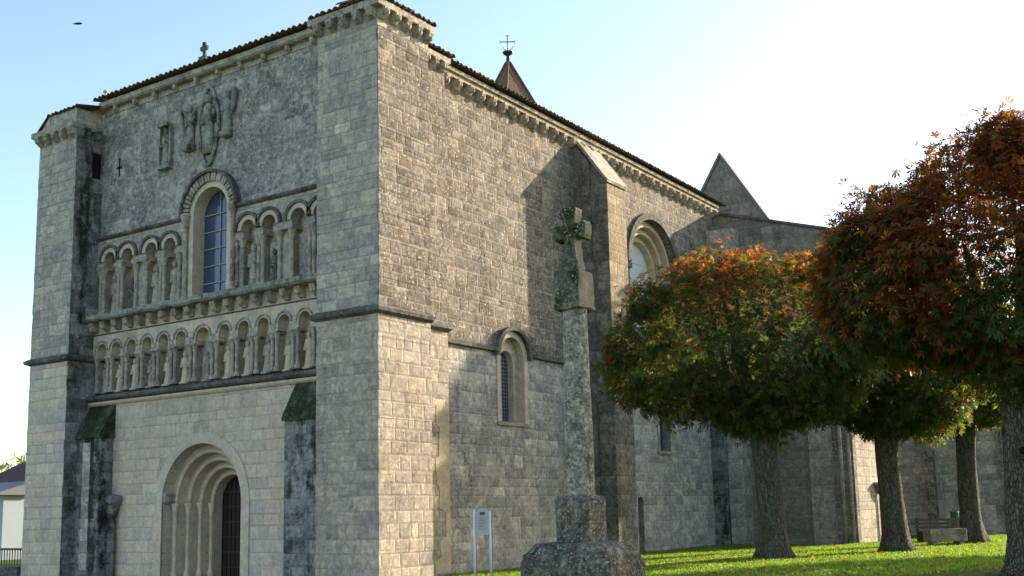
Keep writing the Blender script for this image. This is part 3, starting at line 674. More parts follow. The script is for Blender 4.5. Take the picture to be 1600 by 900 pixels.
# low window 3 and narrow doorway
q = MB(); ringsolid(q, S(XN), 16.25, 5.4, .42, .56, -.03, .4, 14, legs=3.7); w3 = q.build('window', 'trim', ch); tag(w3, 'small blue glass window half hidden by the chestnut crown')
q = MB(); q.box(XN - .32, XN - .3, 15.8, 16.7, 3.7, 5.9); q.build('pane', 'glass', w3)
q = MB(); q.box(XN - .3, XN + .08, 15.6, 16.9, 3.58, 3.69); q.build('sill', 'trim', w3)
q = MB(); q.box(XN - .3, XN - .25, 14.0, 14.44, .1, 2.2); o = q.build('door', 'door', ch); tag(o, 'narrow blocked doorway in the nave wall')
# nave cornice
q = MB(); q.box(XN - .3, XN + .16, 3.2, 21.6, 13.6, 13.72); q.box(XN - .3, XN + .24, 3.2, 21.6, 13.721, 13.84); nc = q.build('cornice', 'trim', ch, bevel=.01); tag(nc, 'long corbelled eaves cornice of the nave')
corbels(nc, [(XN, 3.5 + .56 * i, 13.6) for i in range(33)], R(90), 'trim', .82)
tiles('roof', (-.30, 3.15, 13.92), (0, 18.9, 0), (-6.7, 0, 1.5), 0, ch, 4)['label'] = 'long south slope of the canal tiled nave roof'
tiles('roof', (-13.9, 22.05, 13.92), (0, -18.9, 0), (6.9, 0, 1.5), 0, ch, 4)
q = MB(); q.box(-13.5, -13.2, 2.5, 34, -.1, 13.9); q.box(-13.5, -.9, 33.5, 34, 0, 12); q.prism([(-13.4, 13.4), (-7, 15.3), (-.8, 13.4)], lambda a, b: (a, 3.3, b), lambda a, b: (a, 3.5, b)); q.build('north_wall', 'upper', ch)
# buttress 1
q = MB(); B = 'side_lower'
q.prism([(XN, -.1), (-.12, -.1), (-.12, 12.75), (XN, 13.56)], lambda a, b: (a, 10.42, b), lambda a, b: (a, 11.9, b))
bt = q.build('buttress', 'butt', ch); tag(bt, 'tall nave buttress with sloping top and orange lichened outer face')
q = MB(); q.prism([(XN, -.1), (.44, -.1), (.44, 12.15), (XN, 13.72)], lambda a, b: (a, 10.55, b), lambda a, b: (a, 11.78, b)); q.build('pier_body', 'butt', bt)
q = MB(); q.prism([(XN + .01, 13.62), (.5, 12.02), (.54, 12.1), (XN + .01, 13.8)], lambda a, b: (a, 10.46, b), lambda a, b: (a, 11.86, b)); q.build('coping', 'trim', bt, rough=.01)
q = MB(); q.box(.441, .455, 10.56, 11.77, 6.35, 12.05); q.build('outer_facing', 'orange', bt)
q = MB(); q.prism([(XN, 6.14), (.58, 6.14), (.58, 6.22), (.44, 6.3), (XN, 6.3)], lambda a, b: (a, 10.3, b), lambda a, b: (a, 12.0, b)); q.build('string_course', 'trimdark', bt)
# corner pilaster between nave and transept
q = MB(); q.box(XN, .36, 20.7, 21.5, -.1, 12.6); q.build('pilaster', 'side_lower', ch)
q = MB(); q.box(XN, -.25, 20.2, 20.7, -.1, 6.2); q.build('pilaster', 'mossy', ch)
# transept / south chapel ------------------------------------------------------
q = MB(); q.prism([(XN, -.1), (4.4, -.1), (4.4, 11.9), (3.9, 12.1), (1.6, 12.8), (XN, 13.5)], lambda a, b: (a, 21.5, b), lambda a, b: (a, 25.2, b))
tr = q.build('transept', 'transept', ch); tag(tr, 'tall plain transept wall with raking top')
q = MB(); q.prism([(XN, 13.5), (1.6, 12.8), (3.9, 12.1), (4.5, 11.85), (4.5, 11.95), (3.9, 12.2), (1.6, 12.9), (XN, 13.6)], lambda a, b: (a, 21.4, b), lambda a, b: (a, 25.3, b)); q.build('coping', 'trimdark', tr)
q = MB(); q.box(3.7, 4.46, 21.15, 21.5, -.1, 11.2); q.build('pilaster', 'upper', tr)
q = MB(); q.box(2.75, 3.69, 21.32, 21.5, -.1, 5.2); q.build('wall_patch', 'lower', tr)
for x in (4.0, 4.3):
    q = MB(); q.tube([(x, 21.12, -.1), (x, 21.12, 8.0)], .07, 8); q.build('engaged_shaft', 'trim', tr, smooth=True)
q = MB(); q.box(4.401, 4.45, 21.5, 24.9, -.1, 9.0); q.build('side_facing', 'lower', tr)
q = MB(); q.tube([(4.55, 23.9, -.1), (4.55, 23.9, 1.9)], .07, 8); q.lathe((4.6, 23.9, 1.9), [(.07, 0), (.1, .1), (.22, .35), (.24, .5)], 9); q.box(4.45, 4.75, 23.4, 24.2, 2.4, 2.5); q.build('half_column', 'trim', tr)
q = MB(); q.box(4.45, 4.5, 24.2, 24.7, -.1, 2.3); q.build('window_recess', 'door', tr)
# steep gable
q = MB(); q.prism([(-4.1, 12.2), (1.5, 12.2), (-1.3, 16.72)], lambda a, b: (a, 24.0, b), lambda a, b: (a, 24.5, b)); gb = q.build('gable', 'transept', ch); tag(gb, 'steep grey gable rising behind the nave roof')
q = MB(); q.prism([(1.5, 12.15), (1.62, 12.2), (-1.3, 16.9), (-1.3, 16.72)], lambda a, b: (a, 23.92, b), lambda a, b: (a, 24.56, b)); q.prism([(-4.1, 12.15), (-4.22, 12.2), (-1.3, 16.9), (-1.3, 16.72)], lambda a, b: (a, 23.92, b), lambda a, b: (a, 24.56, b)); q.build('coping', 'slate', gb)
# east chapel
q = MB(); q.box(-6, 7.75, 33, 39, -.1, 8.2); ap = q.build('east_chapel', 'side_lower', ch, bevel=.03); tag(ap, 'shaded far chapel wall beyond the transept')
for x in (4.3, 5.9, 7.5):
    q = MB(); q.box(x - .18, x + .18, 32.6, 33, -.1, 6.6); q.build('pilaster', 'upper', ap)
q = MB(); q.box(3.9, 7.87, 32.86, 33.1, 5.2, 5.34); q.build('string_course', 'trimdark', ap); q = MB(); q.box(3.9, 7.85, 32.8, 33.1, -.1, .9); q.build('plinth_course', 'side_lower', ap)
q = MB(); q.prism([(32.7, 8.2), (39.2, 8.2), (36, 9.3)], lambda a, b: (-6, a, b), lambda a, b: (7.95, a, b)); q.build('roof', 'tile', ap)
# spire -------------------------------------------------------------------------
SX, SY = -6.37, 15.23
q = MB(); q.lathe((SX, SY, 14.2), [(1.9, 0), (1.9, 1.3)], 8, rot=R(22.5)); bel = q.build('bell_turret', 'upper', ch)
q = MB(); q.lathe((SX, SY, 15.4), [(2.25, 0), (1.2, 1.85), (.06, 3.95)], 4, rot=R(28)); spo = q.build('spire', 'spire', bel)
q = MB()
for k in range(4):
    a = R(28) + k * math.pi / 2; q.tube([(SX + 2.27 * math.cos(a), SY + 2.27 * math.sin(a), 15.42), (SX + 1.21 * math.cos(a), SY + 1.21 * math.sin(a), 17.26), (SX + .07 * math.cos(a), SY + .07 * math.sin(a), 19.36)], .06, 6)
q.build('hip_ridge', 'tile', spo)
q = MB(); q.tube([(SX, SY, 19.2), (SX, SY, 19.75)], [.1, .05], 8); q.lathe((SX, SY, 19.62), [(.05, 0), (.2, .1), (.22, .16), (.04, .2)], 10); q.build('finial', 'iron', spo)
q = MB(); c = Vector((SX, SY, 0)); ax = Vector((.83, .56, 0))
q.tube([(SX, SY, 19.7), (SX, SY, 20.5)], .022, 6); q.tube([c + ax * -.3 + Vector((0, 0, 20.22)), c + ax * .3 + Vector((0, 0, 20.22))], .02, 6)
for e in (-.3, .3): q.tube([c + ax * e + Vector((0, 0, 20.15)), c + ax * e + Vector((0, 0, 20.29))], .018, 5)
q.tube([c + ax * -.07 + Vector((0, 0, 20.47)), c + ax * .07 + Vector((0, 0, 20.47))], .016, 5)
for e in (-1, 1): q.tube([c + Vector((0, 0, 19.8)), c + ax * (.16 * e) + Vector((0, 0, 19.92)), c + ax * (.2 * e) + Vector((0, 0, 20.02))], .014, 5)
q.build('weather_cross', 'iron', spo)

# ------------------------------------------------------------------ wayside cross
CX, CY = 11.42, -10.18
cr = empty('wayside_cross', (CX, CY, 0), 'tall mossy stone cross on a round shaft and octagonal base in front of the church', 'stone cross')
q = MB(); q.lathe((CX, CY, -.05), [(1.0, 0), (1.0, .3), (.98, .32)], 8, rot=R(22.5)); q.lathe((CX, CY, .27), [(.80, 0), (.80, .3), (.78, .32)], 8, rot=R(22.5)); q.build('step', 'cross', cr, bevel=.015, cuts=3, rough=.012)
q = MB(); hw = .49; oc = lambda h_, c_: [(CX - h_ + c_, CY - h_), (CX + h_ - c_, CY - h_), (CX + h_, CY - h_ + c_), (CX + h_, CY + h_ - c_), (CX + h_ - c_, CY + h_), (CX - h_ + c_, CY + h_), (CX - h_, CY + h_ - c_), (CX - h_, CY - h_ + c_)]
for (h_, c_, z_) in ((.50, .16, .585), (.50, .16, 1.16), (.475, .16, 1.20), (.475, .16, 1.235), (.45, .15, 1.255), (.38, .12, 1.345), (.1, .03, 1.36)): q.v += [(a, b, z_) for a, b in oc(h_, c_)]
for k in range(6):
    for j in range(8): q.f.append((k * 8 + j, k * 8 + (j + 1) % 8, (k + 1) * 8 + (j + 1) % 8, (k + 1) * 8 + j))
q.f.append(tuple(48 + j for j in range(8))); q.f.append(tuple(reversed(range(8))))
q.build('base_block', 'crossbase', cr, cuts=5, rough=.011)
q = MB(); q.box(CX - .19, CX + .19, CY - .19, CY + .19, 1.32, 1.8); q.build('plinth', 'crossbase', cr, bevel=.03, cuts=3, rough=.014)
q = MB(); prof = [(.165, 0), (.14, .06), (.142, .1)] + [(.142 - .006 * k, .1 + .19 * k) for k in range(1, 10)] + [(.088 + .004, 1.84)]
prof = [(.165, 0), (.146, .06)] + [(.144 - .0022 * k, .12 + .172 * k) for k in range(1, 11)] + [(.125, 1.86)]
q.lathe((CX, CY, 1.785), prof, 20); q.build('shaft', 'shaft', cr, smooth=True, rough=.006)
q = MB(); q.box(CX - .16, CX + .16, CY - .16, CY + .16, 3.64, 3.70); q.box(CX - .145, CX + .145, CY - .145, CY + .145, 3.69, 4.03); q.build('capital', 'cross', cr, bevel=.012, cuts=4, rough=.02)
q = MB()
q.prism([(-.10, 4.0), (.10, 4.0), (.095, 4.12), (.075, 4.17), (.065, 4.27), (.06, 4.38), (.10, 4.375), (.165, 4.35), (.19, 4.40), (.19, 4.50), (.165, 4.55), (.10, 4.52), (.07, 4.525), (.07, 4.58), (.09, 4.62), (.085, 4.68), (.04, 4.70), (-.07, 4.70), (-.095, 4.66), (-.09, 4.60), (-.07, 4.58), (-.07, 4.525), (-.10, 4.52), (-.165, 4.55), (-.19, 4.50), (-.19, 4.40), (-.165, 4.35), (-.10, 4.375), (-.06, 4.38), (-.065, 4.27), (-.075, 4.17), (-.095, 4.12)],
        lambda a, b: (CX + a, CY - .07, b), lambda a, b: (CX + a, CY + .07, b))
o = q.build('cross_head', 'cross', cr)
bv = o.modifiers.new('bevel', 'BEVEL'); bv.width = .012; bv.segments = 2
sb = o.modifiers.new('sub', 'SUBSURF'); sb.subdivision_type = 'SIMPLE'; sb.levels = sb.render_levels = 2
tx = bpy.data.textures.new('wear', 'CLOUDS'); tx.noise_scale = .09
dp = o.modifiers.new('wear', 'DISPLACE'); dp.texture = tx; dp.strength = .045; dp.mid_level = .5; dp.texture_coords = 'LOCAL'

# ------------------------------------------------------------------ notice sign
sg = empty('notice_board', (4.2, -1.78, .1), 'small faded information board on two pale metal posts by the side wall', 'sign')
ax = Vector((.83, .56, 0)); c0 = Vector((4.2, -1.78, 0)); ny = Vector((.56, -.83, 0))
for e in (-.16, .15):
    p = c0 + ax * e; q = MB(); q.tube([(p.x, p.y, gh(p.x, p.y)), (p.x, p.y, 1.7 if e > 0 else 1.73)], .024, 10); po = q.build('post', 'white', sg, smooth=True)
    p2 = p + ax * .027; q = MB(); q.tube([(p2.x, p2.y, .3), (p2.x, p2.y, 1.6)], .007, 6); q.build('edge_strip', 'redpaint', po)
def orient(mb_, fn): return mb_
q = MB(); A = [(-.115, 1.24), (.115, 1.24), (.125, 1.3), (.125, 1.68), (.08, 1.74), (0, 1.755), (-.08, 1.74), (-.125, 1.68), (-.125, 1.3)]
q.prism(A, lambda a, b: tuple(c0 + ax * (a - .003) + ny * .012 + Vector((0, 0, b))), lambda a, b: tuple(c0 + ax * (a - .003) - ny * .012 + Vector((0, 0, b))))
bd = q.build('board', 'sign', sg)
q = MB(); rr_ = random.Random(3)
def strip(a0, a1, b0, b1):
    f = lambda a, b: tuple(c0 + ax * a + ny * .016 + Vector((0, 0, b)))
    q.face(f(a0, b0), f(a1, b0), f(a1, b1), f(a0, b1))
strip(-.05, .05, 1.62, 1.68)
for k in range(9):
    strip(-.08, -.08 + .16 * rr_.uniform(.6, 1), 1.575 - k * .03, 1.582 - k * .03)
q.build('faded_print', 'ink', bd)

# ------------------------------------------------------------------ trees
def hsv_mix(n, cols, wts):
    idx = rng.choice(len(cols), n, p=np.array(wts) / sum(wts)); return np.array(cols)[idx]
GREEN = [(.035, .06, .015), (.05, .075, .018), (.065, .085, .02), (.09, .10, .02)]
RUST = [(.15, .045, .018), (.20, .075, .02), (.12, .035, .015), (.25, .12, .025), (.085, .045, .018)]
def fbm(P, s, seed):
    return np.array([noise.noise(Vector((p[0] * s + seed, p[1] * s, p[2] * s))) for p in P])
def leaf_mesh(name, P, A, Nn, L, colr, mat, parent, org, nl=5, wd=.125):
    n = len(P); A = A / np.linalg.norm(A, axis=1)[:, None]
    Nn = Nn - A * (A * Nn).sum(1)[:, None]; Nn /= np.linalg.norm(Nn, axis=1)[:, None]; Sd = np.cross(A, Nn)
    V = []; C = []
    angs = {5: (-1.25, -.65, 0, .65, 1.25), 3: (-.8, 0, .8), 1: (0,)}[nl]; lens = {5: (.62, .88, 1., .88, .62), 3: (.8, 1, .8), 1: (1,)}[nl]
    for a, l in zip(angs, lens):
        a_ = a + rng.normal(0, .12, n); D = A * np.cos(a_)[:, None] + Sd * np.sin(a_)[:, None]
        Q = -A * np.sin(a_)[:, None] + Sd * np.cos(a_)[:, None]; ll = (L * l)[:, None]
        droop = rng.uniform(.05, .4, n)[:, None]
        b = P; mid = P + D * ll * .62 - Nn * ll * droop * .25; tip = P + D * ll - Nn * ll * droop * .9
        V.append(np.stack([b, mid + Q * ll * wd - Nn * ll * .04, tip, mid - Q * ll * wd - Nn * ll * .04], 1))
        C.append(np.repeat(colr[:, None, :], 4, 1) * rng.uniform(.85, 1.15, (n, 1, 1)))
    V = np.concatenate(V).reshape(-1, 3) - np.array(org); C = np.concatenate(C).reshape(-1, 3)
    nf = len(V) // 4; me = bpy.data.meshes.new(name)
    me.vertices.add(len(V)); me.vertices.foreach_set('co', V.ravel()); me.loops.add(nf * 4); me.loops.foreach_set('vertex_index', np.arange(nf * 4))
    me.polygons.add(nf); me.polygons.foreach_set('loop_start', np.arange(nf) * 4); me.polygons.foreach_set('loop_total', np.full(nf, 4))
    ca = me.color_attributes.new('leafcol', 'FLOAT_COLOR', 'POINT'); ca.data.foreach_set('color', np.concatenate([np.clip(C, 0, 1), np.ones((len(C), 1))], 1).ravel())
    me.update(); me.validate(); me.materials.append(M[mat])
    o = bpy.data.objects.new(name, me); col.objects.link(o)
    if parent: o.parent = parent
    else: o.location = org
    return o
def tree(loc, blobs, n, trunk_h, trunk_r, L, label, rust=.35, rust_z=6., knot=False, seed=1, group='horse chestnut trees on the lawn', thin=1., nl=5, name='chestnut_tree'):
    loc = Vector((loc[0], loc[1], gh(loc[0], loc[1]) if len(loc) < 3 else loc[2]))
    T = empty(name, loc, label, 'tree', group); rs = random.Random(seed)
    # trunk and limbs in one mesh
    q = MB(); pts = []; rad = []; seg = 16; K = 16
    for k in range(K + 1):
        s = k / K; z = s * trunk_h; flare = 1 + .55 * math.exp(-z / .28) + .12 * math.exp(-(trunk_h - z) / .35)
        pts.append((loc.x + .05 * math.sin(z * 1.1 + seed), loc.y + .05 * math.cos(z * .9 + seed), loc.z - .05 + z)); rad.append(trunk_r * flare * (1.05 - .12 * s))
    q.tube(pts, rad, seg)
    for i, vv in enumerate(q.v):
        v = Vector(vv); k = i // seg; c = Vector(pts[min(k, K)]); d = v - c; j = i % seg
        th = 2 * math.pi * j / seg; z = c.z - loc.z
        amp = .20 * math.sin(5 * th + seed) * math.exp(-z / .5) + .05 * math.sin(3 * th + z * .8 + seed) + .05 * noise.noise(v * 3)
        q.v[i] = tuple(c + d * (1 + amp))
    top = Vector(pts[-1])
    for (c, r3) in blobs:
        for b in range(4):
            tgt = Vector(c) + Vector((rs.uniform(-.55, .55) * r3[0], rs.uniform(-.55, .55) * r3[1], rs.uniform(-.2, .7) * r3[2]))
            m_ = top.lerp(tgt, .5) + Vector((rs.uniform(-.2, .2), rs.uniform(-.2, .2), -.15))
            q.tube([top - Vector((0, 0, .25)), top.lerp(m_, .5), m_, tgt], [trunk_r * .5, trunk_r * .36, trunk_r * .24, .03], 7)
    tk = q.build('trunk', 'bark', T, smooth=True)
    if knot:
        kc = Vector((loc.x + .02, loc.y - .37, loc.z + 2.0)); q = MB(); q.tube([kc + Vector((.0, .14, 0)), kc + Vector((0, .05, 0)), kc], [.17, .15, .10], 12)
        q.build('knot', 'bark', T, smooth=True, rough=.02); q = MB(); q.lathe((kc.x, kc.y - .004, kc.z - .07), [(.005, 0), (.055, .03), (.07, .07), (.055, .11), (.005, .14)], 10, 1, .15); q.build('knot_hole', 'black', T)
    tufts = []
    for (c, r3) in blobs:
        for b in range(int(2 + r3[0] * 3.5)):
            dv_ = Vector((rs.gauss(0, 1), rs.gauss(0, 1), rs.gauss(.25, .8))).normalized(); r0 = rs.uniform(.24, .5) * (.6 + .12 * r3[0])
            pc = tuple(c[i] + dv_[i] * r3[i] * rs.uniform(.86, 1.02) for i in range(3))
            if pc[2] > loc.z + 2.7 and all(sum(((pc[i] - c2[i]) / r2[i]) ** 2 for i in range(3)) > .6 for c2, r2 in blobs if c2 != c): tufts.append((pc, (r0 * 1.2, r0 * 1.2, r0)))
    blobs = list(blobs) + tufts
    vol = np.array([r3[0] * r3[1] + r3[1] * r3[2] + r3[0] * r3[2] for c, r3 in blobs]); cnt = (vol / vol.sum() * n).astype(int)
    PP = []; AA = []; RR = []
    for bi, ((c, r3), k) in enumerate(zip(blobs, cnt)):
        d = rng.normal(size=(k, 3)); d /= np.linalg.norm(d, axis=1)[:, None]
        bump = 1 + .20 * fbm(d, 1.8, seed * 3.1 + bi) + .24 * fbm(d, 4.2, seed + bi * 2.) + .12 * fbm(d, 9, seed + 5.)
        fr_ = 1 - .34 * rng.random(k) ** 1.6; stray = rng.random(k) < .03; fr_[stray] = 1.02 + .12 * rng.random(stray.sum())
        dz = d.copy(); dz[:, 2] = np.where(d[:, 2] < 0, d[:, 2] * .85, d[:, 2])
        P = np.array(c) + dz * np.array(r3) * (bump * fr_)[:, None]
        keep = np.ones(k, bool)
        for bj, (c2, r2) in enumerate(blobs):
            if bj != bi: keep &= (((P - np.array(c2)) / np.array(r2)) ** 2).sum(1) > .62
        hole = fbm(P, 1.9, seed + 11.); keep &= ~((hole > .42) & (rng.random(k) < .5 * thin))
        PP.append(P[keep]); AA.append(d[keep]); RR.append(fr_[keep])
    P = np.concatenate(PP); D = np.concatenate(AA); fr_ = np.concatenate(RR); n2 = len(P)
    A = D * .7 + rng.normal(0, .5, (n2, 3)) + np.array([0, 0, -.45]); Nn = D * .5 + np.array([0, 0, .8]) + rng.normal(0, .35, (n2, 3))
    hn = fbm(P, .9, seed + 20.)
    zt = max(c[2] + r3[2] for c, r3 in blobs)
    pr = np.clip(rust + (P[:, 2] - rust_z) * .36 + hn * .7 + (fr_ - .85) * 1.2, .04, .93)
    isr = rng.random(n2) < pr
    c_ = np.where(isr[:, None], hsv_mix(n2, RUST, [4, 4, 3, 2, 3]), hsv_mix(n2, GREEN, [4, 4, 3, 1.5]))
    Ls = L * rng.uniform(.75, 1.25, n2)
    leaf_mesh('crown', P, A, Nn, Ls, c_, 'leaf', T, tuple(loc), nl)
    return T
tree((7.23, 5.51), [((6.29, 4.74, 5.51), (2.19, 2.19, 2.06)), ((7.36, 5.55, 5.38), (2.1, 2.1, 2.27)), ((7.15, 5.42, 3.92), (1.11, 1.11, 0.73)), ((5.09, 4.05, 5.16), (1.24, 1.29, 1.37)), ((8.43, 6.02, 5.04), (1.29, 1.29, 1.54))],
     36000, 3.05, .30, .145, 'nearest whole chestnut tree with rusty domed crown beside the nave wall', rust=.16, rust_z=6.5, seed=1)
tree((9.02, 9.31), [((9.53, 9.47, 4.97), (1.93, 1.93, 1.85)), ((8.85, 9.13, 4.47), (1.34, 1.34, 1.18))],
     18000, 3.0, .29, .155, 'middle chestnut tree with dark crown partly behind the rusty one', rust=.1, rust_z=6., seed=2)
tree((9.56, 15.59), [((9.48, 15.58, 4.85), (1.86, 1.86, 1.29)), ((9.89, 15.66, 5.82), (1.78, 1.78, 1.21))],
     15000, 3.4, .28, .17, 'small dark green chestnut tree standing by the stone bench', rust=.05, rust_z=8., seed=3, thin=.3)
tree((13.7, 0.51), [((14.09, 0.04, 5.4), (2.62, 2.62, 2.25)), ((12.5, -0.44, 5.38), (1.72, 1.72, 1.63)), ((11.73, -1.34, 5.12), (0.81, 0.81, 1.07)), ((14.6, 0.3, 6.75), (1.4, 1.4, 1.35)), ((13.74, 0.21, 4.4), (1.2, 1.2, 0.65))],
     60000, 3.4, .36, .14, 'big red brown chestnut tree at the right edge with thick knotted trunk', rust=.5, rust_z=5.4, seed=4, knot=True)
tree((7.72, 24.15), [((6.7, 24.1, 7.3), (1.5, 1.7, 1.5)), ((6.05, 23.9, 8.6), (1.5, 1.7, 2.0)), ((5.85, 23.9, 9.8), (1.6, 1.7, 2.35))], 32000, 5.0, .30, .20, 'tall leaning dark tree added behind the small chestnut to shade the nave wall', rust=.02, rust_z=12., seed=6, thin=.2)  # added tree, crown shaped to throw the curved shade on the nave wall
tree((17.2, 16.2), [((17.2, 16.2, 5.6), (2.8, 2.8, 2.2))], 9000, 3.6, .33, .22, 'round chestnut tree alone at the far right end of the lawn', rust=.4, rust_z=6., seed=5)

# background vegetation and houses
def bush(loc, r3, n, L, label, name='bush', cat='bush'):
    T = empty(name, loc, label, cat); c = np.array(loc) + np.array([0, 0, r3[2]])
    q = MB(); q.tube([loc, tuple(Vector(loc) + Vector((0, 0, r3[2] * 1.3)))], [.18, .05], 7); q.build('trunk', 'bark', T)
    d = rng.normal(size=(n, 3)); d /= np.linalg.norm(d, axis=1)[:, None]
    P = c + d * np.array(r3) * ((1 + .25 * fbm(d, 2, loc[0])) * (1 - .4 * rng.random(n)))[:, None]
    leaf_mesh('crown', P, d + rng.normal(0, .6, (n, 3)), d + rng.normal(0, .5, (n, 3)), L * rng.uniform(.7, 1.3, n), hsv_mix(n, [(.07, .10, .025), (.10, .13, .03), (.14, .15, .05)], [1, 1, 1]), 'leaf', T, loc, 3)
bush((-47, 22, -1.5), (3.6, 3.6, 3.6), 2500, .5, 'pale round tree rising behind the low house at the far left', 'round_tree', 'tree')
bush((3.4, 52, 0), (2.4, 2.4, 1.9), 2500, .3, 'green shrub beyond the far chestnut trunk')
bush((6.4, 50, 0), (2.4, 2.4, 1.6), 2500, .3, 'green shrub filling the gap beside the big right trunk')
hs = empty('low_house', (-36, 9, -1), 'low pale house with slate lean-to roof left of the church', 'house')
dv = Vector((1, 0, 0)); nn = Vector((0, -1, 0)); c0 = Vector((-36.2, 10.5, 0))
def hb(mbx, a0, a1, b0, b1, z0, z1):
    i = len(mbx.v)
    for z in (z0, z1):
        for a, b in ((a0, b0), (a1, b0), (a1, b1), (a0, b1)): mbx.v.append(tuple(c0 + dv * a - nn * b + Vector((0, 0, z))))
    mbx.f += [tuple(i + k for k in t_) for t_ in ((0, 3, 2, 1), (4, 5, 6, 7), (0, 1, 5, 4), (1, 2, 6, 5), (2, 3, 7, 6), (3, 0, 4, 7))]
q = MB(); hb(q, -8, 4, 0, 7, -1, 3.0); q.build('wall', 'houseshade', hs)
q = MB(); i = 0
q.prism([(-.5, 3.0), (-.5, 3.1), (1.6, 3.7), (1.6, 3.0)], lambda a, b: tuple(c0 + dv * -8.3 - nn * a + Vector((0, 0, b))), lambda a, b: tuple(c0 + dv * 4.3 - nn * a + Vector((0, 0, b)))); q.build('lean_to_roof', 'slate', hs)
q = MB(); q.prism([(1.6, 3.71), (7.2, 3.71), (4.4, 5.0)], lambda a, b: tuple(c0 + dv * -1 - nn * a + Vector((0, 0, b))), lambda a, b: tuple(c0 + dv * 4.3 - nn * a + Vector((0, 0, b)))); q.build('roof', 'redroof', hs)
for a in (-.1, 1.15):
    q = MB(); hb(q, a, a + .38, -.03, .05, .9, 2.5); q.build('window', 'slate', hs)
fe = empty('terrace_railing', (-16, -.5, 0), 'black iron railing on a low wall left of the church', 'railing')
c0 = Vector((-15.25, .3, 0)); 
q = MB(); hb(q, -5, .6, 0, .25, -.1, .36); q.build('low_wall', 'trimdark', fe)
q = MB(); hb(q, -5, .6, .08, .13, .86, .92); hb(q, -5, .6, .08, .12, .4, .43); q.build('top_rail', 'iron', fe)
for k in range(40):
    q = MB(); a = -4.9 + k * .14; hb(q, a, a + .025, .095, .115, .36, .87); q.build('baluster', 'iron', fe)
wh = empty('white_house', (6, 62, 0), 'sunlit white house far beyond the trees', 'house')
q = MB(); q.box(1, 12, 62, 70, 0, 3.6); q.build('wall', 'render', wh); q = MB(); q.prism([(61.5, 3.6), (70.5, 3.6), (66, 5.2)], lambda a, b: (.6, a, b), lambda a, b: (12.4, a, b)); q.build('roof', 'redroof', wh)
for x in (3, 6, 9): q = MB(); q.box(x, x + 1, 61.95, 62.02, 1, 2.4); q.build('window', 'slate', wh)

# ------------------------------------------------------------------ lawn furniture
z0 = gh(9.1, 14.0)
sb_ = empty('stone_bench', (9.08, 14.1, z0), 'solid stone block bench standing on two low feet on the lawn', 'bench')
ax = Vector((.76, .65, 0)); nn = Vector((.65, -.76, 0)); c0 = Vector((9.08, 14.1, z0)); dv = ax
q = MB(); hb(q, -.52, .58, -.24, .24, .1, .46); q.build('seat', 'orange', sb_, bevel=.02, rough=.008)
for a in (-.42, .36): q = MB(); hb(q, a, a + .12, -.2, .2, -.03, .1); q.build('leg', 'trim', sb_)
wb = empty('wooden_bench', (8.5, 16.3, z0), 'grey wooden park bench with backrest behind the stone bench', 'bench')
c0 = Vector((8.55, 16.3, z0)); dv = Vector((.83, .56, 0)); nn = Vector((.56, -.83, 0))
q = MB()
for k in range(4): hb(q, -.75, .75, -.2 + k * .12, -.1 + k * .12, .33, .36)
q.build('seat', 'wood', wb)
q = MB()
for k in range(3): hb(q, -.75, .75, .3, .33, .42 + k * .11, .50 + k * .11)
q.build('backrest', 'wood', wb)
for a in (-.7, .64): q = MB(); hb(q, a, a + .06, -.18, .35, -.02, .33); hb(q, a, a + .06, .33, .37, .36, .74); q.build('leg', 'iron', wb)
bn = empty('litter_bin', (8.35, 19.4, z0), 'green litter bin hanging on a post behind the benches', 'bin')
q = MB(); q.tube([(8.55, 19.42, z0 - .1), (8.55, 19.42, z0 + 1.1)], .05, 8); q.build('post', 'green', bn)
q = MB(); q.lathe((8.25, 19.25, z0 + .35), [(.1, 0), (.13, .05), (.14, .5), (.15, .52), (.14, .56), (.1, .56)], 12); q.build('container', 'green', bn)

# ------------------------------------------------------------------ bird
bx = Vector((-16.19, 2.64, 19.07)); bd_ = empty('bird', bx, 'small dark bird flying in the blue sky left of the church', 'bird')
q = MB(); a = Vector((.83, .56, 0)); b = Vector((-.4, .6, .1)).normalized()
q.tube([bx - a * .14 + Vector((0, 0, .02)), bx - a * .07, bx, bx + a * .08, bx + a * .12 + Vector((0, 0, .01)), bx + a * .16], [.008, .035, .045, .035, .03, .004], 8)
for s_ in (-1, 1):
    wv = (b * s_ + Vector((0, 0, .55 if s_ > 0 else -.5))).normalized(); f0 = bx + a * .05; tip = bx + wv * .27 - a * .06
    q.face(f0, f0 + wv * .13 + a * .02, tip, bx + wv * .1 - a * .09, bx - a * .05); q.face(f0 + Vector((0, 0, .006)), bx - a * .05 + Vector((0, 0, .006)), bx + wv * .1 - a * .09 + Vector((0, 0, .004)), tip, f0 + wv * .13 + a * .02 + Vector((0, 0, .006)))
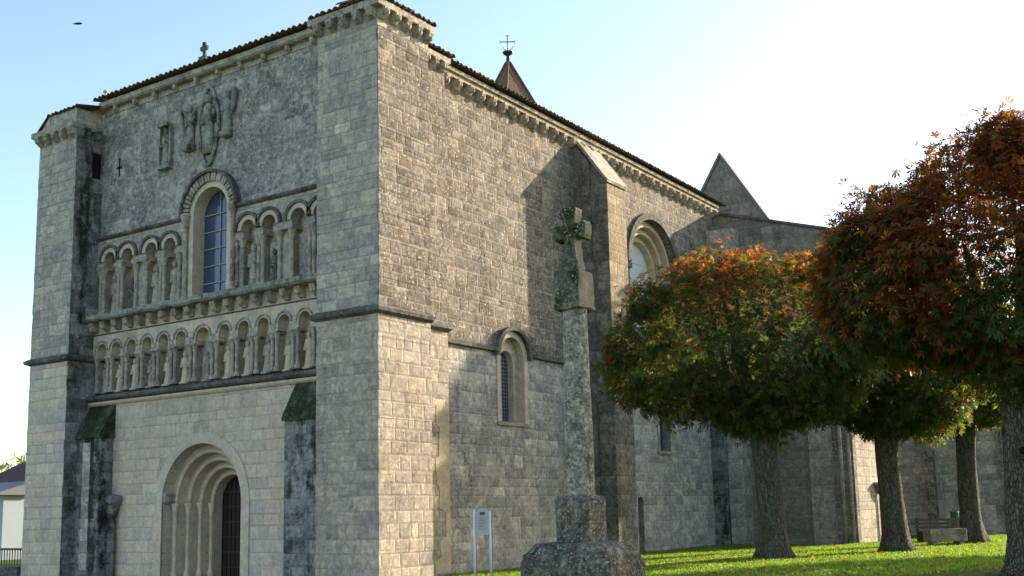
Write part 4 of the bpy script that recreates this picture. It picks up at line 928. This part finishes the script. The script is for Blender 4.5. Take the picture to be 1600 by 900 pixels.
q.face(bx - a * .1, bx - a * .2 + b * .04, bx - a * .21 - b * .04)
q.build('body', 'feather', bd_)

# ------------------------------------------------------------------ grass blades
n = 260000
gx = rng.uniform(-.6, 16, n); gy = rng.uniform(-6, 34, n)
# keep only what the photograph's side can see: between church wall and a line right of the trees
ok = (gx > XN + .05) & ~((gx > -.8) & (gx < .5) & (gy > 10.3) & (gy < 12)) & ~((gy > 20.6) & (gx < 4.6)) & ~((gx > 4.6) & (gy > 32.5)) & (gx < 7 + .34 * (gy + 6) + 3) & ((gx > 2.6) | (gy > 1.2))
ok &= rng.random(n) < np.clip(1.3 - (gy + 6) * .018, .35, 1)
gx, gy = gx[ok], gy[ok]; n = len(gx); gz = np.array([gh(a, b) for a, b in zip(gx, gy)])
P = np.stack([gx, gy, gz - .01], 1); A = np.stack([rng.normal(0, .35, n), rng.normal(0, .35, n), np.ones(n)], 1); Nn = rng.normal(size=(n, 3)); Nn[:, 2] *= .2
cl = hsv_mix(n, [(.10, .19, .022), (.115, .205, .025), (.13, .215, .03), (.14, .17, .04)], [3, 4, 2, .3])
ln = rng.uniform(.03, .075, n) * (1 + .4 * fbm(P, .8, 3.))
go = leaf_mesh('grass', P, A, Nn, ln, cl, 'blade', None, (0, 0, 0), 1, .16)
tag(go, 'short bright green lawn grass beside the church', 'grass', kind='stuff')
# fallen leaves
n = 1300; gx = rng.uniform(.5, 14, n); gy = rng.uniform(-3, 18, n); gz = np.array([gh(a, b) for a, b in zip(gx, gy)]) + .05
fl = leaf_mesh('fallen_leaves', np.stack([gx, gy, gz], 1), np.stack([rng.normal(size=n), rng.normal(size=n), rng.normal(0, .2, n)], 1), np.stack([rng.normal(0, .3, n), rng.normal(0, .3, n), np.ones(n)], 1), rng.uniform(.07, .13, n), hsv_mix(n, RUST, [3, 4, 2, 3, 3]), 'leaf', None, (0, 0, 0), 3)
tag(fl, 'scattered brown fallen leaves on the lawn', 'leaves', kind='stuff')
for me in bpy.data.meshes: pass
